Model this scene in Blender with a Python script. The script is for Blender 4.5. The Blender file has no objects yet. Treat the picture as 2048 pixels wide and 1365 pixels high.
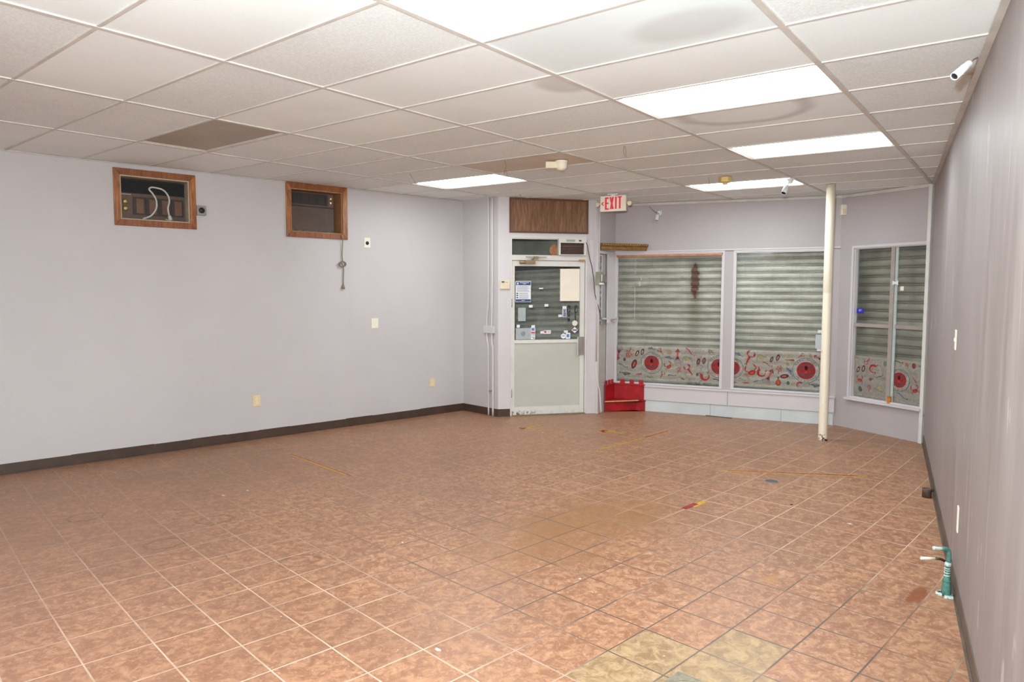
import bpy, math, random
import numpy as np
from mathutils import Vector, Matrix
random.seed(7)
C = bpy.context.scene.collection
sc = bpy.context.scene
# ---------------------------------------------------------------- camera model (solved from the tile grids)
F_PX = 1396.55; YAW = -0.673278; PITCH = -0.0717352; ROLL = 0.0018
H = 2.86138; TX = -0.0119307; TY = -0.0002293
CAM = np.array([4.713834, -2.594863, H-1.198186])
_c, _s = math.cos, math.sin
FW = np.array([_s(YAW)*_c(PITCH), _c(YAW)*_c(PITCH), _s(PITCH)])
_R = np.array([_c(YAW), -_s(YAW), 0.0]); _U = np.cross(_R, FW)
RT = _R*_c(ROLL)+_U*_s(ROLL); UP = -_R*_s(ROLL)+_U*_c(ROLL)
def ray(u, v): return FW+RT*((u-1024)/F_PX)+UP*((682.5-v)/F_PX)
def FL(u, v, z=0.0):
    d = ray(u, v); return CAM+d*((z-CAM[2])/d[2])
def CE(u, v):
    d = ray(u, v); t = (H+TX*CAM[0]+TY*CAM[1]-CAM[2])/(d[2]-TX*d[0]-TY*d[1]); return CAM+d*t
def CZ(x, y): return H+TX*x+TY*y
def DP(u, v, ref):                      # the point seen at (u,v) at the camera depth of ref
    d = ray(u, v); return CAM+d*float(np.dot(np.asarray(ref)-CAM, FW))
def M2P(ref): return F_PX/float(np.dot(np.asarray(ref)-CAM, FW))   # pixels per metre
def hz(pt, v):                          # height on the vertical through pt seen at row v
    d0 = np.array([pt[0], pt[1], 0])-CAM; k = (682.5-v)/F_PX
    # (d0+z e).UP = k (d0+z e).FW
    return float((k*np.dot(d0, FW)-np.dot(d0, UP))/(UP[2]-k*FW[2]))
class Wall:
    def __init__(s, a, b):
        s.a = np.array([a[0], a[1], 0.0]); b = np.array([b[0], b[1], 0.0])
        s.L = float(np.linalg.norm(b-s.a)); s.t = (b-s.a)/s.L
        n = np.array([-s.t[1], s.t[0], 0.0])
        if np.dot(n, CAM-s.a) < 0: n = -n
        s.n = n
    def at(s, u, v, off=0.0):
        d = ray(u, v); k = (np.dot(s.a, s.n)+off-np.dot(CAM, s.n))/np.dot(d, s.n); return CAM+d*k
    def sz(s, u, v, off=0.0):
        p = s.at(u, v, off); return float(np.dot(p-s.a, s.t)), float(p[2])
    def P(s, x, z, off=0.0): return s.a+s.t*x+s.n*off+np.array([0, 0, z])
    def rect(s, tl, tr, br, bl, off=0.0):
        q = [s.sz(*p, off) for p in (tl, tr, br, bl)]
        return ((q[0][0]+q[3][0])/2, (q[1][0]+q[2][0])/2, (q[3][1]+q[2][1])/2, (q[0][1]+q[1][1])/2)
def inter(a, b, u):                      # floor point on line a-b seen in pixel column u
    r1, r2 = FL(u, 700), FL(u, 900); A = np.array([[b[0]-a[0], -(r2[0]-r1[0])], [b[1]-a[1], -(r2[1]-r1[1])]])
    k = np.linalg.solve(A, [r1[0]-a[0], r1[1]-a[1]])[0]; return a+(b-a)*k

# ---------------------------------------------------------------- mesh builder
class MB:
    def __init__(s): s.v = []; s.f = []; s.m = []; s.sm = []; s.uv = None
    def face(s, pts, m=0, sm=False):
        i = len(s.v); s.v += [tuple(float(c) for c in p) for p in pts]; s.f.append(tuple(range(i, i+len(pts)))); s.m.append(m); s.sm.append(sm)
    def hexa(s, p, m=0):                 # 8 pts: bottom 4 then top 4
        i = len(s.v); s.v += [tuple(float(c) for c in q) for q in p]
        for f in ((3, 2, 1, 0), (4, 5, 6, 7), (0, 1, 5, 4), (1, 2, 6, 5), (2, 3, 7, 6), (3, 0, 4, 7)):
            s.f.append(tuple(i+k for k in f)); s.m.append(m); s.sm.append(False)
    def wbox(s, W, s0, s1, z0, z1, o0, o1, m=0):
        s.hexa([W.P(s0, z0, o0), W.P(s1, z0, o0), W.P(s1, z0, o1), W.P(s0, z0, o1), W.P(s0, z1, o0), W.P(s1, z1, o0), W.P(s1, z1, o1), W.P(s0, z1, o1)], m)
    def prism(s, poly, z0, z1, m=0):     # poly: list of xy
        n = len(poly); i = len(s.v)
        s.v += [(float(p[0]), float(p[1]), float(z0)) for p in poly]+[(float(p[0]), float(p[1]), float(z1)) for p in poly]
        s.f.append(tuple(range(i+n-1, i-1, -1))); s.f.append(tuple(range(i+n, i+2*n))); s.m += [m, m]; s.sm += [False, False]
        for k in range(n):
            s.f.append((i+k, i+(k+1) % n, i+n+(k+1) % n, i+n+k)); s.m.append(m); s.sm.append(False)
    def box(s, c, d, axes=None, m=0):    # centre, half sizes, axes
        ax = axes or (np.array([1, 0, 0.]), np.array([0, 1, 0.]), np.array([0, 0, 1.]))
        c = np.asarray(c, float); q = []
        for z in (-1, 1):
            for x, y in ((-1, -1), (1, -1), (1, 1), (-1, 1)): q.append(c+ax[0]*d[0]*x+ax[1]*d[1]*y+ax[2]*d[2]*z)
        s.hexa(q, m)
    def tube(s, pts, r, seg=12, m=0, cap=True, r1=None):
        pts = [np.asarray(p, float) for p in pts]; n = len(pts); i = len(s.v)
        rr = r if hasattr(r, '__len__') else [r+((r1 if r1 is not None else r)-r)*k/max(1, n-1) for k in range(n)]
        pv = None
        for k in range(n):
            t = pts[min(k+1, n-1)]-pts[max(k-1, 0)]; L = np.linalg.norm(t)
            t = t/L if L > 1e-9 else pv_t
            pv_t = t
            if pv is None:
                pv = np.cross(t, [0, 0, 1.]);
                if np.linalg.norm(pv) < 1e-3: pv = np.cross(t, [1., 0, 0])
            pv = pv-t*np.dot(pv, t); pv = pv/np.linalg.norm(pv); w = np.cross(t, pv)
            for a in range(seg):
                q = 2*math.pi*a/seg; s.v.append(tuple(pts[k]+rr[k]*(pv*math.cos(q)+w*math.sin(q))))
        for k in range(n-1):
            for a in range(seg):
                b = (a+1) % seg; s.f.append((i+k*seg+a, i+k*seg+b, i+(k+1)*seg+b, i+(k+1)*seg+a)); s.m.append(m); s.sm.append(True)
        if cap:
            s.f.append(tuple(i+a for a in range(seg))[::-1]); s.f.append(tuple(i+(n-1)*seg+a for a in range(seg))); s.m += [m, m]; s.sm += [False, False]
    def lathe(s, c, ax, prof, seg=24, m=0):   # prof: list of (dist along ax, radius)
        c = np.asarray(c, float); ax = np.asarray(ax, float); ax = ax/np.linalg.norm(ax)
        n = len(prof); i = len(s.v); p = np.cross(ax, [0, 0, 1.])
        if np.linalg.norm(p) < 1e-3: p = np.cross(ax, [1., 0, 0])
        p = p/np.linalg.norm(p); w = np.cross(ax, p)
        for d, r in prof:
            for a in range(seg):
                q = 2*math.pi*a/seg; s.v.append(tuple(c+ax*d+max(r, 1e-5)*(p*math.cos(q)+w*math.sin(q))))
        for k in range(n-1):
            for a in range(seg):
                b = (a+1) % seg; s.f.append((i+k*seg+a, i+k*seg+b, i+(k+1)*seg+b, i+(k+1)*seg+a)); s.m.append(m); s.sm.append(True)
        s.f.append(tuple(i+a for a in range(seg))[::-1]); s.f.append(tuple(i+(n-1)*seg+a for a in range(seg))); s.m += [m, m]; s.sm += [False, False]
def spline(pts, n=8):
    pts = [np.asarray(p, float) for p in pts]; out = []; P = [2*pts[0]-pts[1]]+pts+[2*pts[-1]-pts[-2]]
    for i in range(1, len(P)-2):
        for k in range(n):
            t = k/n; a, b, c, d = P[i-1], P[i], P[i+1], P[i+2]
            out.append(.5*((2*b)+(c-a)*t+(2*a-5*b+4*c-d)*t*t+(3*b-a-3*c+d)*t**3))
    out.append(pts[-1]); return out
ROOT = {}
def build(name, mb, mats, parent=None, bevel=0.0, rot=None, origin=None):
    if not isinstance(mats, (list, tuple)): mats = [mats]
    me = bpy.data.meshes.new(name)
    V = np.array(mb.v)
    if parent is not None: base = ROOT[parent.name]
    elif origin is not None: base = np.array(origin, float)
    else: base = np.array([(V[:, 0].min()+V[:, 0].max())/2, (V[:, 1].min()+V[:, 1].max())/2, V[:, 2].min()])
    V = V-base
    if rot is not None:                  # rotz of the object: store verts unrotated
        c, s_ = math.cos(-rot), math.sin(-rot); V = np.c_[V[:, 0]*c-V[:, 1]*s_, V[:, 0]*s_+V[:, 1]*c, V[:, 2]]
    me.from_pydata([tuple(p) for p in V], [], mb.f)
    for m in mats: me.materials.append(m)
    for p, m, s_ in zip(me.polygons, mb.m, mb.sm): p.material_index = m; p.use_smooth = s_
    me.validate(); me.update()
    o = bpy.data.objects.new(name, me); C.objects.link(o)
    if parent is None:
        o.location = Vector(base); ROOT[o.name] = base
        if rot is not None: o.rotation_euler = (0, 0, rot)
    else: o.parent = parent; ROOT[o.name] = base
    if bevel: 
        b = o.modifiers.new('bevel', 'BEVEL'); b.width = bevel; b.segments = 2; b.limit_method = 'ANGLE'
    return o
def thing(name, label, cat, loc, group=None, structure=False):
    o = bpy.data.objects.new(name, None); C.objects.link(o); o.location = Vector([float(a) for a in loc]); o.empty_display_size = .1
    ROOT[o.name] = np.array(loc, float)
    return tag(o, label, cat, group, structure)
def tag(o, label, cat, group=None, structure=False):
    if structure: o['kind'] = 'structure'
    o['label'] = label; o['category'] = cat
    if group: o['group'] = group
    return o
def struct(o, label=None, cat=None):
    o['kind'] = 'structure'
    if label: o['label'] = label; o['category'] = cat
    return o
def text_polys(s, size=1.0, space=1.0):    # list of 2D polygons and the text width
    cu = bpy.data.curves.new('txt', 'FONT'); cu.body = s; cu.size = size; cu.align_x = 'CENTER'; cu.align_y = 'CENTER'; cu.space_character = space
    o = bpy.data.objects.new('txt', cu); C.objects.link(o); bpy.context.view_layer.update()
    ev = o.evaluated_get(bpy.context.evaluated_depsgraph_get()); me = ev.to_mesh()
    out = [[(me.vertices[i].co.x, me.vertices[i].co.y) for i in p.vertices] for p in me.polygons]
    ev.to_mesh_clear(); bpy.data.objects.remove(o); bpy.data.curves.remove(cu)
    return out

# ---------------------------------------------------------------- materials
def lin(c):
    out = []
    for x in c[:3]:
        x = x/255.0; out.append(x/12.92 if x <= .04045 else ((x+.055)/1.055)**2.4)
    return (*out, 1.0)
class NT:
    def __init__(s, name):
        s.mat = bpy.data.materials.new(name); s.mat.use_nodes = True; s.t = s.mat.node_tree; s.t.nodes.clear()
        s.out = s.t.nodes.new('ShaderNodeOutputMaterial'); s.b = s.t.nodes.new('ShaderNodeBsdfPrincipled')
        s.t.links.new(s.b.outputs[0], s.out.inputs[0])
    def n(s, k, **kw):
        x = s.t.nodes.new(k)
        for a, b in kw.items(): setattr(x, a, b)
        return x
    def set(s, inp, val):
        if isinstance(val, bpy.types.NodeSocket): s.t.links.new(val, inp)
        else: inp.default_value = val
    def m(s, op, a, b=0.0, c=0.0, clamp=False):
        x = s.n('ShaderNodeMath', operation=op, use_clamp=clamp); s.set(x.inputs[0], a)
        if len(x.inputs) > 1: s.set(x.inputs[1], b)
        if len(x.inputs) > 2: s.set(x.inputs[2], c)
        return x.outputs[0]
    def ss(s, x, a, b, lo=0.0, hi=1.0):      # smoothstep
        q = s.n('ShaderNodeMapRange', interpolation_type='SMOOTHSTEP'); s.set(q.inputs[0], x); s.set(q.inputs[1], a); s.set(q.inputs[2], b); s.set(q.inputs[3], lo); s.set(q.inputs[4], hi)
        return q.outputs[0]
    def mix(s, f, a, b, bt='MIX'):
        x = s.n('ShaderNodeMix', data_type='RGBA', blend_type=bt); s.set(x.inputs[0], f); s.set(x.inputs[6], a); s.set(x.inputs[7], b); return x.outputs[2]
    def noise(s, vec, scale, detail=3.0, rough=.55, dist=0.0):
        x = s.n('ShaderNodeTexNoise'); 
        if vec is not None: s.set(x.inputs['Vector'], vec)
        x.inputs['Scale'].default_value = scale; x.inputs['Detail'].default_value = detail; x.inputs['Roughness'].default_value = rough; x.inputs['Distortion'].default_value = dist
        return x.outputs[0]
    def obj(s): return s.n('ShaderNodeTexCoord').outputs['Object']
    def map(s, vec, scale=(1, 1, 1), loc=(0, 0, 0), rot=(0, 0, 0)):
        x = s.n('ShaderNodeMapping'); s.set(x.inputs[0], vec); x.inputs[1].default_value = loc; x.inputs[2].default_value = rot; x.inputs[3].default_value = scale; return x.outputs[0]
    def sep(s, vec):
        x = s.n('ShaderNodeSeparateXYZ'); s.set(x.inputs[0], vec); return x.outputs
    def comb(s, a, b, c):
        x = s.n('ShaderNodeCombineXYZ'); s.set(x.inputs[0], a); s.set(x.inputs[1], b); s.set(x.inputs[2], c); return x.outputs[0]
    def bump(s, h, strength=.2, dist=.01):
        x = s.n('ShaderNodeBump'); s.set(x.inputs['Height'], h); x.inputs['Strength'].default_value = strength; x.inputs['Distance'].default_value = dist
        s.t.links.new(x.outputs[0], s.b.inputs['Normal'])
def simple(name, rgb, rough=.6, var=.08, scale=8.0, metal=0.0, bump=0.0, spec=.5):
    t = NT(name); co = t.obj(); n = t.noise(co, scale, 4); a = lin(rgb)
    d = tuple(x*(1-var*2) for x in a[:3])+(1,); l = tuple(min(1, x*(1+var)) for x in a[:3])+(1,)
    t.set(t.b.inputs['Base Color'], t.mix(t.ss(n, .3, .7), d, l)); t.b.inputs['Roughness'].default_value = rough; t.b.inputs['Metallic'].default_value = metal
    t.b.inputs['Specular IOR Level'].default_value = spec
    if bump: t.bump(t.noise(co, scale*12, 3), bump, .003)
    return t.mat
def wallmat(name, rgb, rough=.55):
    t = NT(name); co = t.obj(); big = t.noise(co, .9, 3); fine = t.noise(co, 90, 2)
    a = lin(rgb); base = t.mix(t.ss(big, .3, .7), tuple(x*.96 for x in a[:3])+(1,), tuple(x*1.03 for x in a[:3])+(1,))
    sm = t.ss(t.noise(t.map(co, (1, 1, .4)), 3.2, 5, .6), .62, .8, 0, .12)
    t.set(t.b.inputs['Base Color'], t.mix(sm, base, lin((150, 145, 146)))); t.b.inputs['Roughness'].default_value = rough
    t.bump(fine, .25, .002); return t.mat
WALLC = (196, 190, 190)
M_wall = wallmat('lilac_wall_paint', WALLC)
M_wallf = wallmat('front_wall_pink_lilac_paint', (180, 171, 171))
M_trimw = wallmat('pale_lilac_trim_paint', (208, 200, 201), .4)
M_blueboard = simple('pale_blue_base_board', (204, 208, 208), .5, .04, 3)
def right_wall_mat():
    t = NT('streaky_scuffed_wall_paint'); co = t.obj()
    st = t.noise(t.map(co, (6, 6, .55)), 1.5, 5, .65); st2 = t.noise(t.map(co, (60, 60, 1.2)), 1.2, 3, .6); big = t.noise(co, .8, 3)
    base = t.mix(t.ss(st, .35, .68), lin((144, 134, 131)), lin((164, 154, 152)))
    base = t.mix(t.ss(big, .4, .7, 0, .5), base, lin((156, 147, 146)))
    base = t.mix(t.ss(st2, .6, .8, 0, .35), base, lin((196, 188, 188)))
    scr = t.m('MULTIPLY', t.ss(t.noise(t.map(co, (38, 38, .35), (3.1, 1.7, .4)), 1.0, 2, .5), .69, .74), t.ss(t.noise(co, 1.3, 2), .45, .6))
    base = t.mix(t.m('MULTIPLY', scr, .8), base, lin((226, 218, 218)))
    blob = t.ss(t.noise(t.map(co, (3.2, 3.2, 1.1)), 1.6, 4, .6), .64, .69, 0, .5)
    base = t.mix(blob, base, lin((208, 200, 205)))
    t.set(t.b.inputs['Base Color'], base); t.set(t.b.inputs['Roughness'], t.ss(st, .3, .7, .44, .58)); t.b.inputs['Specular IOR Level'].default_value = .18; t.bump(st2, .12, .004); return t.mat
M_rwall = right_wall_mat()
def wood(name, dark, light, axis='z', scale=1.0, rough=.4, knots=True):
    t = NT(name); co = t.obj(); sc_ = {'z': (14, 14, 1.3), 'x': (1.3, 14, 14)}[axis]
    n = t.noise(t.map(co, sc_), 3*scale, 5, .65, .6); n2 = t.noise(co, 4, 3)
    c = t.mix(t.ss(n, .32, .7), lin(dark), lin(light))
    if knots: c = t.mix(t.ss(n2, .6, .75, 0, .55), c, lin(tuple(x*.45 for x in dark)))
    t.set(t.b.inputs['Base Color'], c); t.b.inputs['Roughness'].default_value = rough; return t.mat
M_wood = wood('stained_pine', (126, 74, 38), (190, 124, 66), 'z')
M_woodh = wood('stained_pine_rail', (112, 62, 34), (158, 94, 52), 'z')
M_panel = wood('brown_wood_panel', (98, 65, 42), (148, 104, 70), 'z', 1.2, .45, False)
M_panel_edge = simple('brown_panel_edging', (98, 62, 40), .45, .06)
M_orange = simple('bare_orange_wood', (196, 130, 88), .6, .12, 14)
M_rawwood = simple('raw_ply_edge', (212, 166, 108), .7, .1, 14)
M_reveal = simple('cream_reveal_board', (188, 172, 148), .7, .08)
M_revealw = simple('tan_reveal_board', (168, 122, 80), .6, .1)
M_base = simple('dark_brown_vinyl_base', (74, 56, 46), .45, .1, 5)
M_base2 = simple('grey_brown_vinyl_base', (92, 80, 70), .5, .12, 6)
M_white = simple('white_painted_metal', (218, 214, 207), .4, .03)
def dirty_white():
    t = NT('worn_white_door_paint'); co = t.obj(); n = t.noise(co, 26, 5, .65); z = t.sep(co)[2]
    xx = t.sep(co)[0]; low = t.m('MULTIPLY', t.ss(z, .09, .03), t.ss(xx, -.05, -.2, .15, 1)); m = t.m('MULTIPLY', low, t.ss(n, .5, .6)); sm = t.ss(t.noise(co, 5, 3), .5, .75, 0, .25)
    c = t.mix(sm, lin((216, 211, 204)), lin((188, 178, 164))); c = t.mix(m, c, lin((120, 98, 66)))
    t.set(t.b.inputs['Base Color'], c); t.b.inputs['Roughness'].default_value = .45; return t.mat
M_door = dirty_white()
M_kick = simple('pale_green_kick_panel', (190, 188, 176), .5, .03, 2)
M_cream = simple('cream_plastic', (224, 208, 176), .4, .03)
M_ivory = simple('ivory_plastic', (236, 228, 208), .4, .02)
M_yell = simple('yellowed_plastic', (214, 184, 116), .45, .05)
M_grey = simple('grey_cast_metal', (150, 146, 146), .4, .06, 6, .3)
M_alu = simple('brushed_aluminium', (176, 170, 165), .35, .05, 6, .6)
M_mullion = simple('taupe_window_bar', (160, 148, 140), .45, .05)
M_glassedge = simple('pale_glass_edge', (180, 190, 186), .3, .05, 20)
M_dark = simple('near_black_plastic', (28, 27, 28), .5, .1)
M_black = simple('matt_black', (14, 14, 15), .7, .1)
M_bronze = simple('bronze_closer_body', (150, 128, 98), .4, .1, 20, .5)
M_brass = simple('dull_brass_knob', (190, 172, 110), .3, .05, 10, .7)
M_acbrown = simple('brown_air_conditioner_plastic', (94, 72, 60), .5, .08)
M_acdark = simple('dark_brown_grille', (52, 43, 40), .55, .1)
M_acpanel = simple('walnut_fascia_inset', (112, 78, 56), .5, .1)
M_cordg = simple('grey_white_cord', (196, 192, 186), .5, .03)
M_cordb = simple('tan_grey_cord', (132, 122, 98), .55, .05)
M_pole = None
def polemat():
    t = NT('cream_pole_paint'); co = t.obj(); z = t.sep(co)[2]; n = t.noise(co, 30, 4, .6)
    chips = t.m('MULTIPLY', t.ss(z, .12, .03), t.ss(n, .52, .58)); rust = t.m('MULTIPLY', t.ss(t.noise(co, 16, 4), .62, .72), t.ss(z, 1.7, .9, 0, .5))
    c = t.mix(rust, lin((232, 218, 196)), lin((198, 150, 110))); c = t.mix(chips, c, lin((50, 42, 34)))
    t.set(t.b.inputs['Base Color'], c); t.b.inputs['Roughness'].default_value = .4; return t.mat
M_pole = polemat()
def redmat():
    t = NT('glossy_red_paint'); co = t.obj(); n = t.noise(co, 9, 4)
    t.set(t.b.inputs['Base Color'], t.mix(t.ss(n, .3, .75), lin((150, 16, 24)), lin((186, 24, 34)))); t.b.inputs['Roughness'].default_value = .4
    t.bump(t.noise(co, 40, 3), .3, .003); return t.mat
M_red = redmat()
def shutter_mat(stain=False, dirty=False):
    t = NT('dirty_brown_shutter_steel' if dirty else 'galvanised_shutter_steel'); co = t.obj(); x, y, z = t.sep(co)
    n = t.noise(t.map(co, (.7, 1, 3.2)), 3.0, 5, .65); n2 = t.noise(co, 24, 4, .7); n3 = t.noise(co, .9, 2)
    c = t.mix(t.ss(n, .3, .7), lin((196, 185, 176)), lin((240, 230, 222)))
    c = t.mix(t.ss(n2, .5, .75, 0, .3), c, lin((142, 136, 124)))
    c = t.mix(t.ss(n3, .45, .75, 0, .4), c, lin((176, 166, 146)))
    if dirty: c = t.mix(t.ss(t.noise(co, 1.4, 3), .25, .7, .45, .8), c, lin((128, 112, 92)))
    if stain:
        sx, z0, z1 = stain; zc = (z0+z1)/2; hw = (z1-z0)/2
        wob = t.noise(t.map(co, (1, 1, .8)), 14, 4, .7)
        ex = t.m('DIVIDE', t.m('ABSOLUTE', t.m('SUBTRACT', x, sx)), .052); ez = t.m('DIVIDE', t.m('ABSOLUTE', t.m('SUBTRACT', z, zc)), hw)
        d = t.m('ADD', t.m('ADD', ex, t.m('MULTIPLY', t.m('POWER', ez, 2.0), .95)), t.m('MULTIPLY', t.m('SUBTRACT', wob, .5), 2.6))
        drip = t.m('MULTIPLY', t.ss(ex, 2.6, .2), t.m('MULTIPLY', t.ss(z, z0-.9, z0+.05, .25, 1), t.ss(z, z1+.12, z1-.05)))
        c = t.mix(t.m('MULTIPLY', drip, .55), c, lin((130, 112, 72))); 
        c = t.mix(t.ss(d, 1.5, .9, 0, .55), c, lin((120, 80, 44)))
        c = t.mix(t.ss(d, 1.02, .95), c, lin((120, 60, 36)))
        ar = t.m('MULTIPLY', t.ss(t.m('ABSOLUTE', t.m('SUBTRACT', x, sx+.02)), .30, .04), t.ss(z, .95, .7)); ar = t.m('MULTIPLY', ar, t.ss(t.noise(t.map(co, (1, 1, .6)), 6, 4, .6, 1.0), .44, .54))
        c = t.mix(t.m('MULTIPLY', ar, .75), c, lin((98, 84, 60)))
    t.set(t.b.inputs['Base Color'], c); t.b.inputs['Roughness'].default_value = .5; t.b.inputs['Metallic'].default_value = .15; return t.mat
def glassmat(name, tint=(250, 253, 251), refl=.06):
    t = NT(name); t.t.nodes.remove(t.b)
    tr = t.n('ShaderNodeBsdfTransparent'); tr.inputs[0].default_value = lin(tint); gl = t.n('ShaderNodeBsdfGlossy'); gl.inputs['Roughness'].default_value = .02
    df = t.n('ShaderNodeBsdfDiffuse'); df.inputs[0].default_value = lin((190, 198, 194))
    fr = t.n('ShaderNodeFresnel'); fr.inputs[0].default_value = 1.35
    m1 = t.n('ShaderNodeMixShader'); t.set(m1.inputs[0], fr.outputs[0]); t.set(m1.inputs[1], tr.outputs[0]); t.set(m1.inputs[2], gl.outputs[0])
    m2 = t.n('ShaderNodeMixShader'); dn = t.ss(t.noise(t.map(t.obj(), (3, 3, .6)), 2.5, 4, .7), .45, .85, .02, .12); t.set(m2.inputs[0], dn); t.set(m2.inputs[1], m1.outputs[0]); t.set(m2.inputs[2], df.outputs[0])
    t.set(t.out.inputs[0], m2.outputs[0]); return t.mat
M_glass = glassmat('window_glass')
def filmmat(name, rgb, op):
    t = NT(name); t.t.nodes.remove(t.b); tr = t.n('ShaderNodeBsdfTransparent'); tr.inputs[0].default_value = (1, 1, 1, 1)
    df = t.n('ShaderNodeBsdfDiffuse'); co = t.obj(); n = t.noise(co, 30, 3); a = lin(rgb)
    t.set(df.inputs[0], t.mix(t.ss(n, .3, .7), tuple(x*.75 for x in a[:3])+(1,), a))
    m1 = t.n('ShaderNodeMixShader'); m1.inputs[0].default_value = op; t.set(m1.inputs[1], tr.outputs[0]); t.set(m1.inputs[2], df.outputs[0]); t.set(t.out.inputs[0], m1.outputs[0]); return t.mat
def emis(name, rgb, st):
    t = NT(name); t.b.inputs['Base Color'].default_value = lin((230, 228, 220)); t.b.inputs['Emission Color'].default_value = lin(rgb); t.b.inputs['Emission Strength'].default_value = st
    n = t.noise(t.obj(), 60, 2); t.set(t.b.inputs['Roughness'], t.ss(n, 0, 1, .4, .6)); return t.mat
M_diff = emis('lit_white_diffuser', (238, 250, 255), 7.5)
M_diffnear = emis('lit_cream_diffuser', (246, 250, 244), 6.0)
def ceil_mat(name, rgb, tex, rings=None):
    t = NT(name); co = t.obj(); a = lin(rgb); big = t.noise(co, 1.1, 3)
    c = t.mix(t.ss(big, .3, .7), tuple(x*.95 for x in a[:3])+(1,), tuple(min(1, x*1.02) for x in a[:3])+(1,))
    f = t.noise(t.map(co, (1, 1, 1)), 75 if tex else 140, 3, .7, .4); c = t.mix(t.ss(f, .42, .62, .28*tex, 0), c, lin((150, 140, 134)))
    if rings:
        for (cx, cy, rx, ry, r0, r1, col, amt) in rings:
            q = t.sep(co); dx = t.m('DIVIDE', t.m('SUBTRACT', q[0], cx), rx); dy = t.m('DIVIDE', t.m('SUBTRACT', q[1], cy), ry)
            d = t.m('ADD', t.m('SQRT', t.m('ADD', t.m('MULTIPLY', dx, dx), t.m('MULTIPLY', dy, dy))), t.m('MULTIPLY', t.m('SUBTRACT', t.noise(co, 4, 3), .5), .25))
            k = t.m('MULTIPLY', t.ss(d, r0, (r0+r1)/2), t.ss(d, r1, (r0+r1)/2)) if r0 > 0 else t.ss(d, r1, r1*.55)
            c = t.mix(t.m('MULTIPLY', k, amt), c, lin(col))
    t.set(t.b.inputs['Base Color'], c); t.b.inputs['Roughness'].default_value = .8; t.b.inputs['Specular IOR Level'].default_value = .2
    t.bump(f, .5*tex+.05, .004); return t.mat

# ---------------------------------------------------------------- plan
LWp0, C1 = FL(0, 951), FL(927, 821)
A1, B1 = FL(996, 834), FL(1191, 826.5)
Pd = FL(1196, 827)
fD0, fD1 = FL(1290, 822), FL(1668.6, 850.5)
Q = inter(fD0, fD1, 1227); R_ = fD1; S_ = FL(1846.5, 888); Fr = FL(1947, 1365)
ld = (C1-LWp0)/np.linalg.norm(C1-LWp0); rd = (Fr-S_)/np.linalg.norm(Fr-S_)
LB = LWp0-ld*6.3; RB = S_+rd*13.2
WL = Wall(LB, C1); WA = Wall(C1, A1); WB = Wall(A1, B1); WC = Wall(Pd, Q); WD = Wall(Q, R_); WE = Wall(R_, S_); WF = Wall(S_, RB); WK = Wall(RB, LB)
TOP = H+.14
def wall_mesh(W, holes, th=.14, s0=0.0, s1=None, z0=-.02, z1=TOP):
    s1 = W.L if s1 is None else s1; mb = MB()
    ss = sorted({s0, s1, *[min(max(h[k], s0), s1) for h in holes for k in (0, 1)]}); zs = sorted({z0, z1, *[h[k] for h in holes for k in (2, 3)]})
    for a, b in zip(ss, ss[1:]):
        if b-a < 1e-6: continue
        run = None
        for c, d in zip(zs, zs[1:]):
            mid = ((a+b)/2, (c+d)/2); hole = any(h[0] < mid[0] < h[1] and h[2] < mid[1] < h[3] for h in holes)
            if hole:
                if run: mb.wbox(W, a, b, run[0], run[1], -th, 0); run = None
            else: run = (run[0], d) if run else (c, d)
        if run: mb.wbox(W, a, b, run[0], run[1], -th, 0)
    return mb
# air conditioner openings in the left wall
AC1o = WL.rect((225.7, 334.6), (391, 352), (391.5, 459.7), (227.5, 450)); AC1i = WL.rect((239, 349), (378.6, 362.4), (379, 447.5), (240.6, 437.8))
AC2o = WL.rect((570.5, 363), (693.2, 376.4), (693.9, 480.4), (572, 473)); AC2i = WL.rect((581, 376.4), (684, 385), (684.4, 469.5), (581.4, 463.4))
struct(build('wall_left', wall_mesh(WL, [AC1i, AC2i], .14, 0, WL.L), M_wall))
struct(build('wall_return', wall_mesh(WA, [], .14, .0, WA.L), M_wall))
# door wall B : opening
sB = lambda u, v, o=0.0: WB.sz(u, v, o)
d_s0 = sB(1020.6, 700)[0]; d_s1 = sB(1171.7, 700)[0]; d_top = sB(1096, 472.6)[1]; tr_bot = (sB(1022, 511)[1]+sB(1115, 513.6)[1])/2; leaf_top = (sB(1030, 520.7)[1]+sB(1165, 522)[1])/2
struct(build('wall_door', wall_mesh(WB, [(d_s0, d_s1, -.05, d_top)], .14), M_trimw))
# bay side wall C
c_s0, c_z1 = WC.sz(1198.5, 507)[0], WC.sz(1205, 508)[1]; c_s1 = WC.sz(1213.5, 600)[0]; c_z0 = .40
struct(build('wall_bay_side', wall_mesh(WC, [(c_s0, c_s1, c_z0, c_z1)], .06), M_wallf))
# bay front wall D
g1 = WD.rect((1232.6, 508.5), (1445, 504.5), (1441.5, 779), (1231.3, 765.5)); g2 = WD.rect((1469.5, 504.5), (1652, 501.8), (1640.5, 788.5), (1466.5, 779.5))
zt = (g1[3]+g2[3])/2; zb = (g1[2]+g2[2])/2
g1 = (g1[0], g1[1], zb, zt); g2 = (g2[0], g2[1]+.02, zb, zt)
struct(build('wall_front', wall_mesh(WD, [g1, g2], .08), M_wallf))
g3 = WE.rect((1709.5, 499.3), (1864.5, 485), (1849, 818.9), (1700, 793.4)); g3 = (g3[0], min(g3[1], WE.L-.012), g3[2], g3[3])
struct(build('wall_angled', wall_mesh(WE, [g3], .08), M_wallf))
struct(build('wall_right', wall_mesh(WF, [], .14), M_rwall))
struct(build('wall_back', wall_mesh(WK, [], .14), M_wall))

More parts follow.
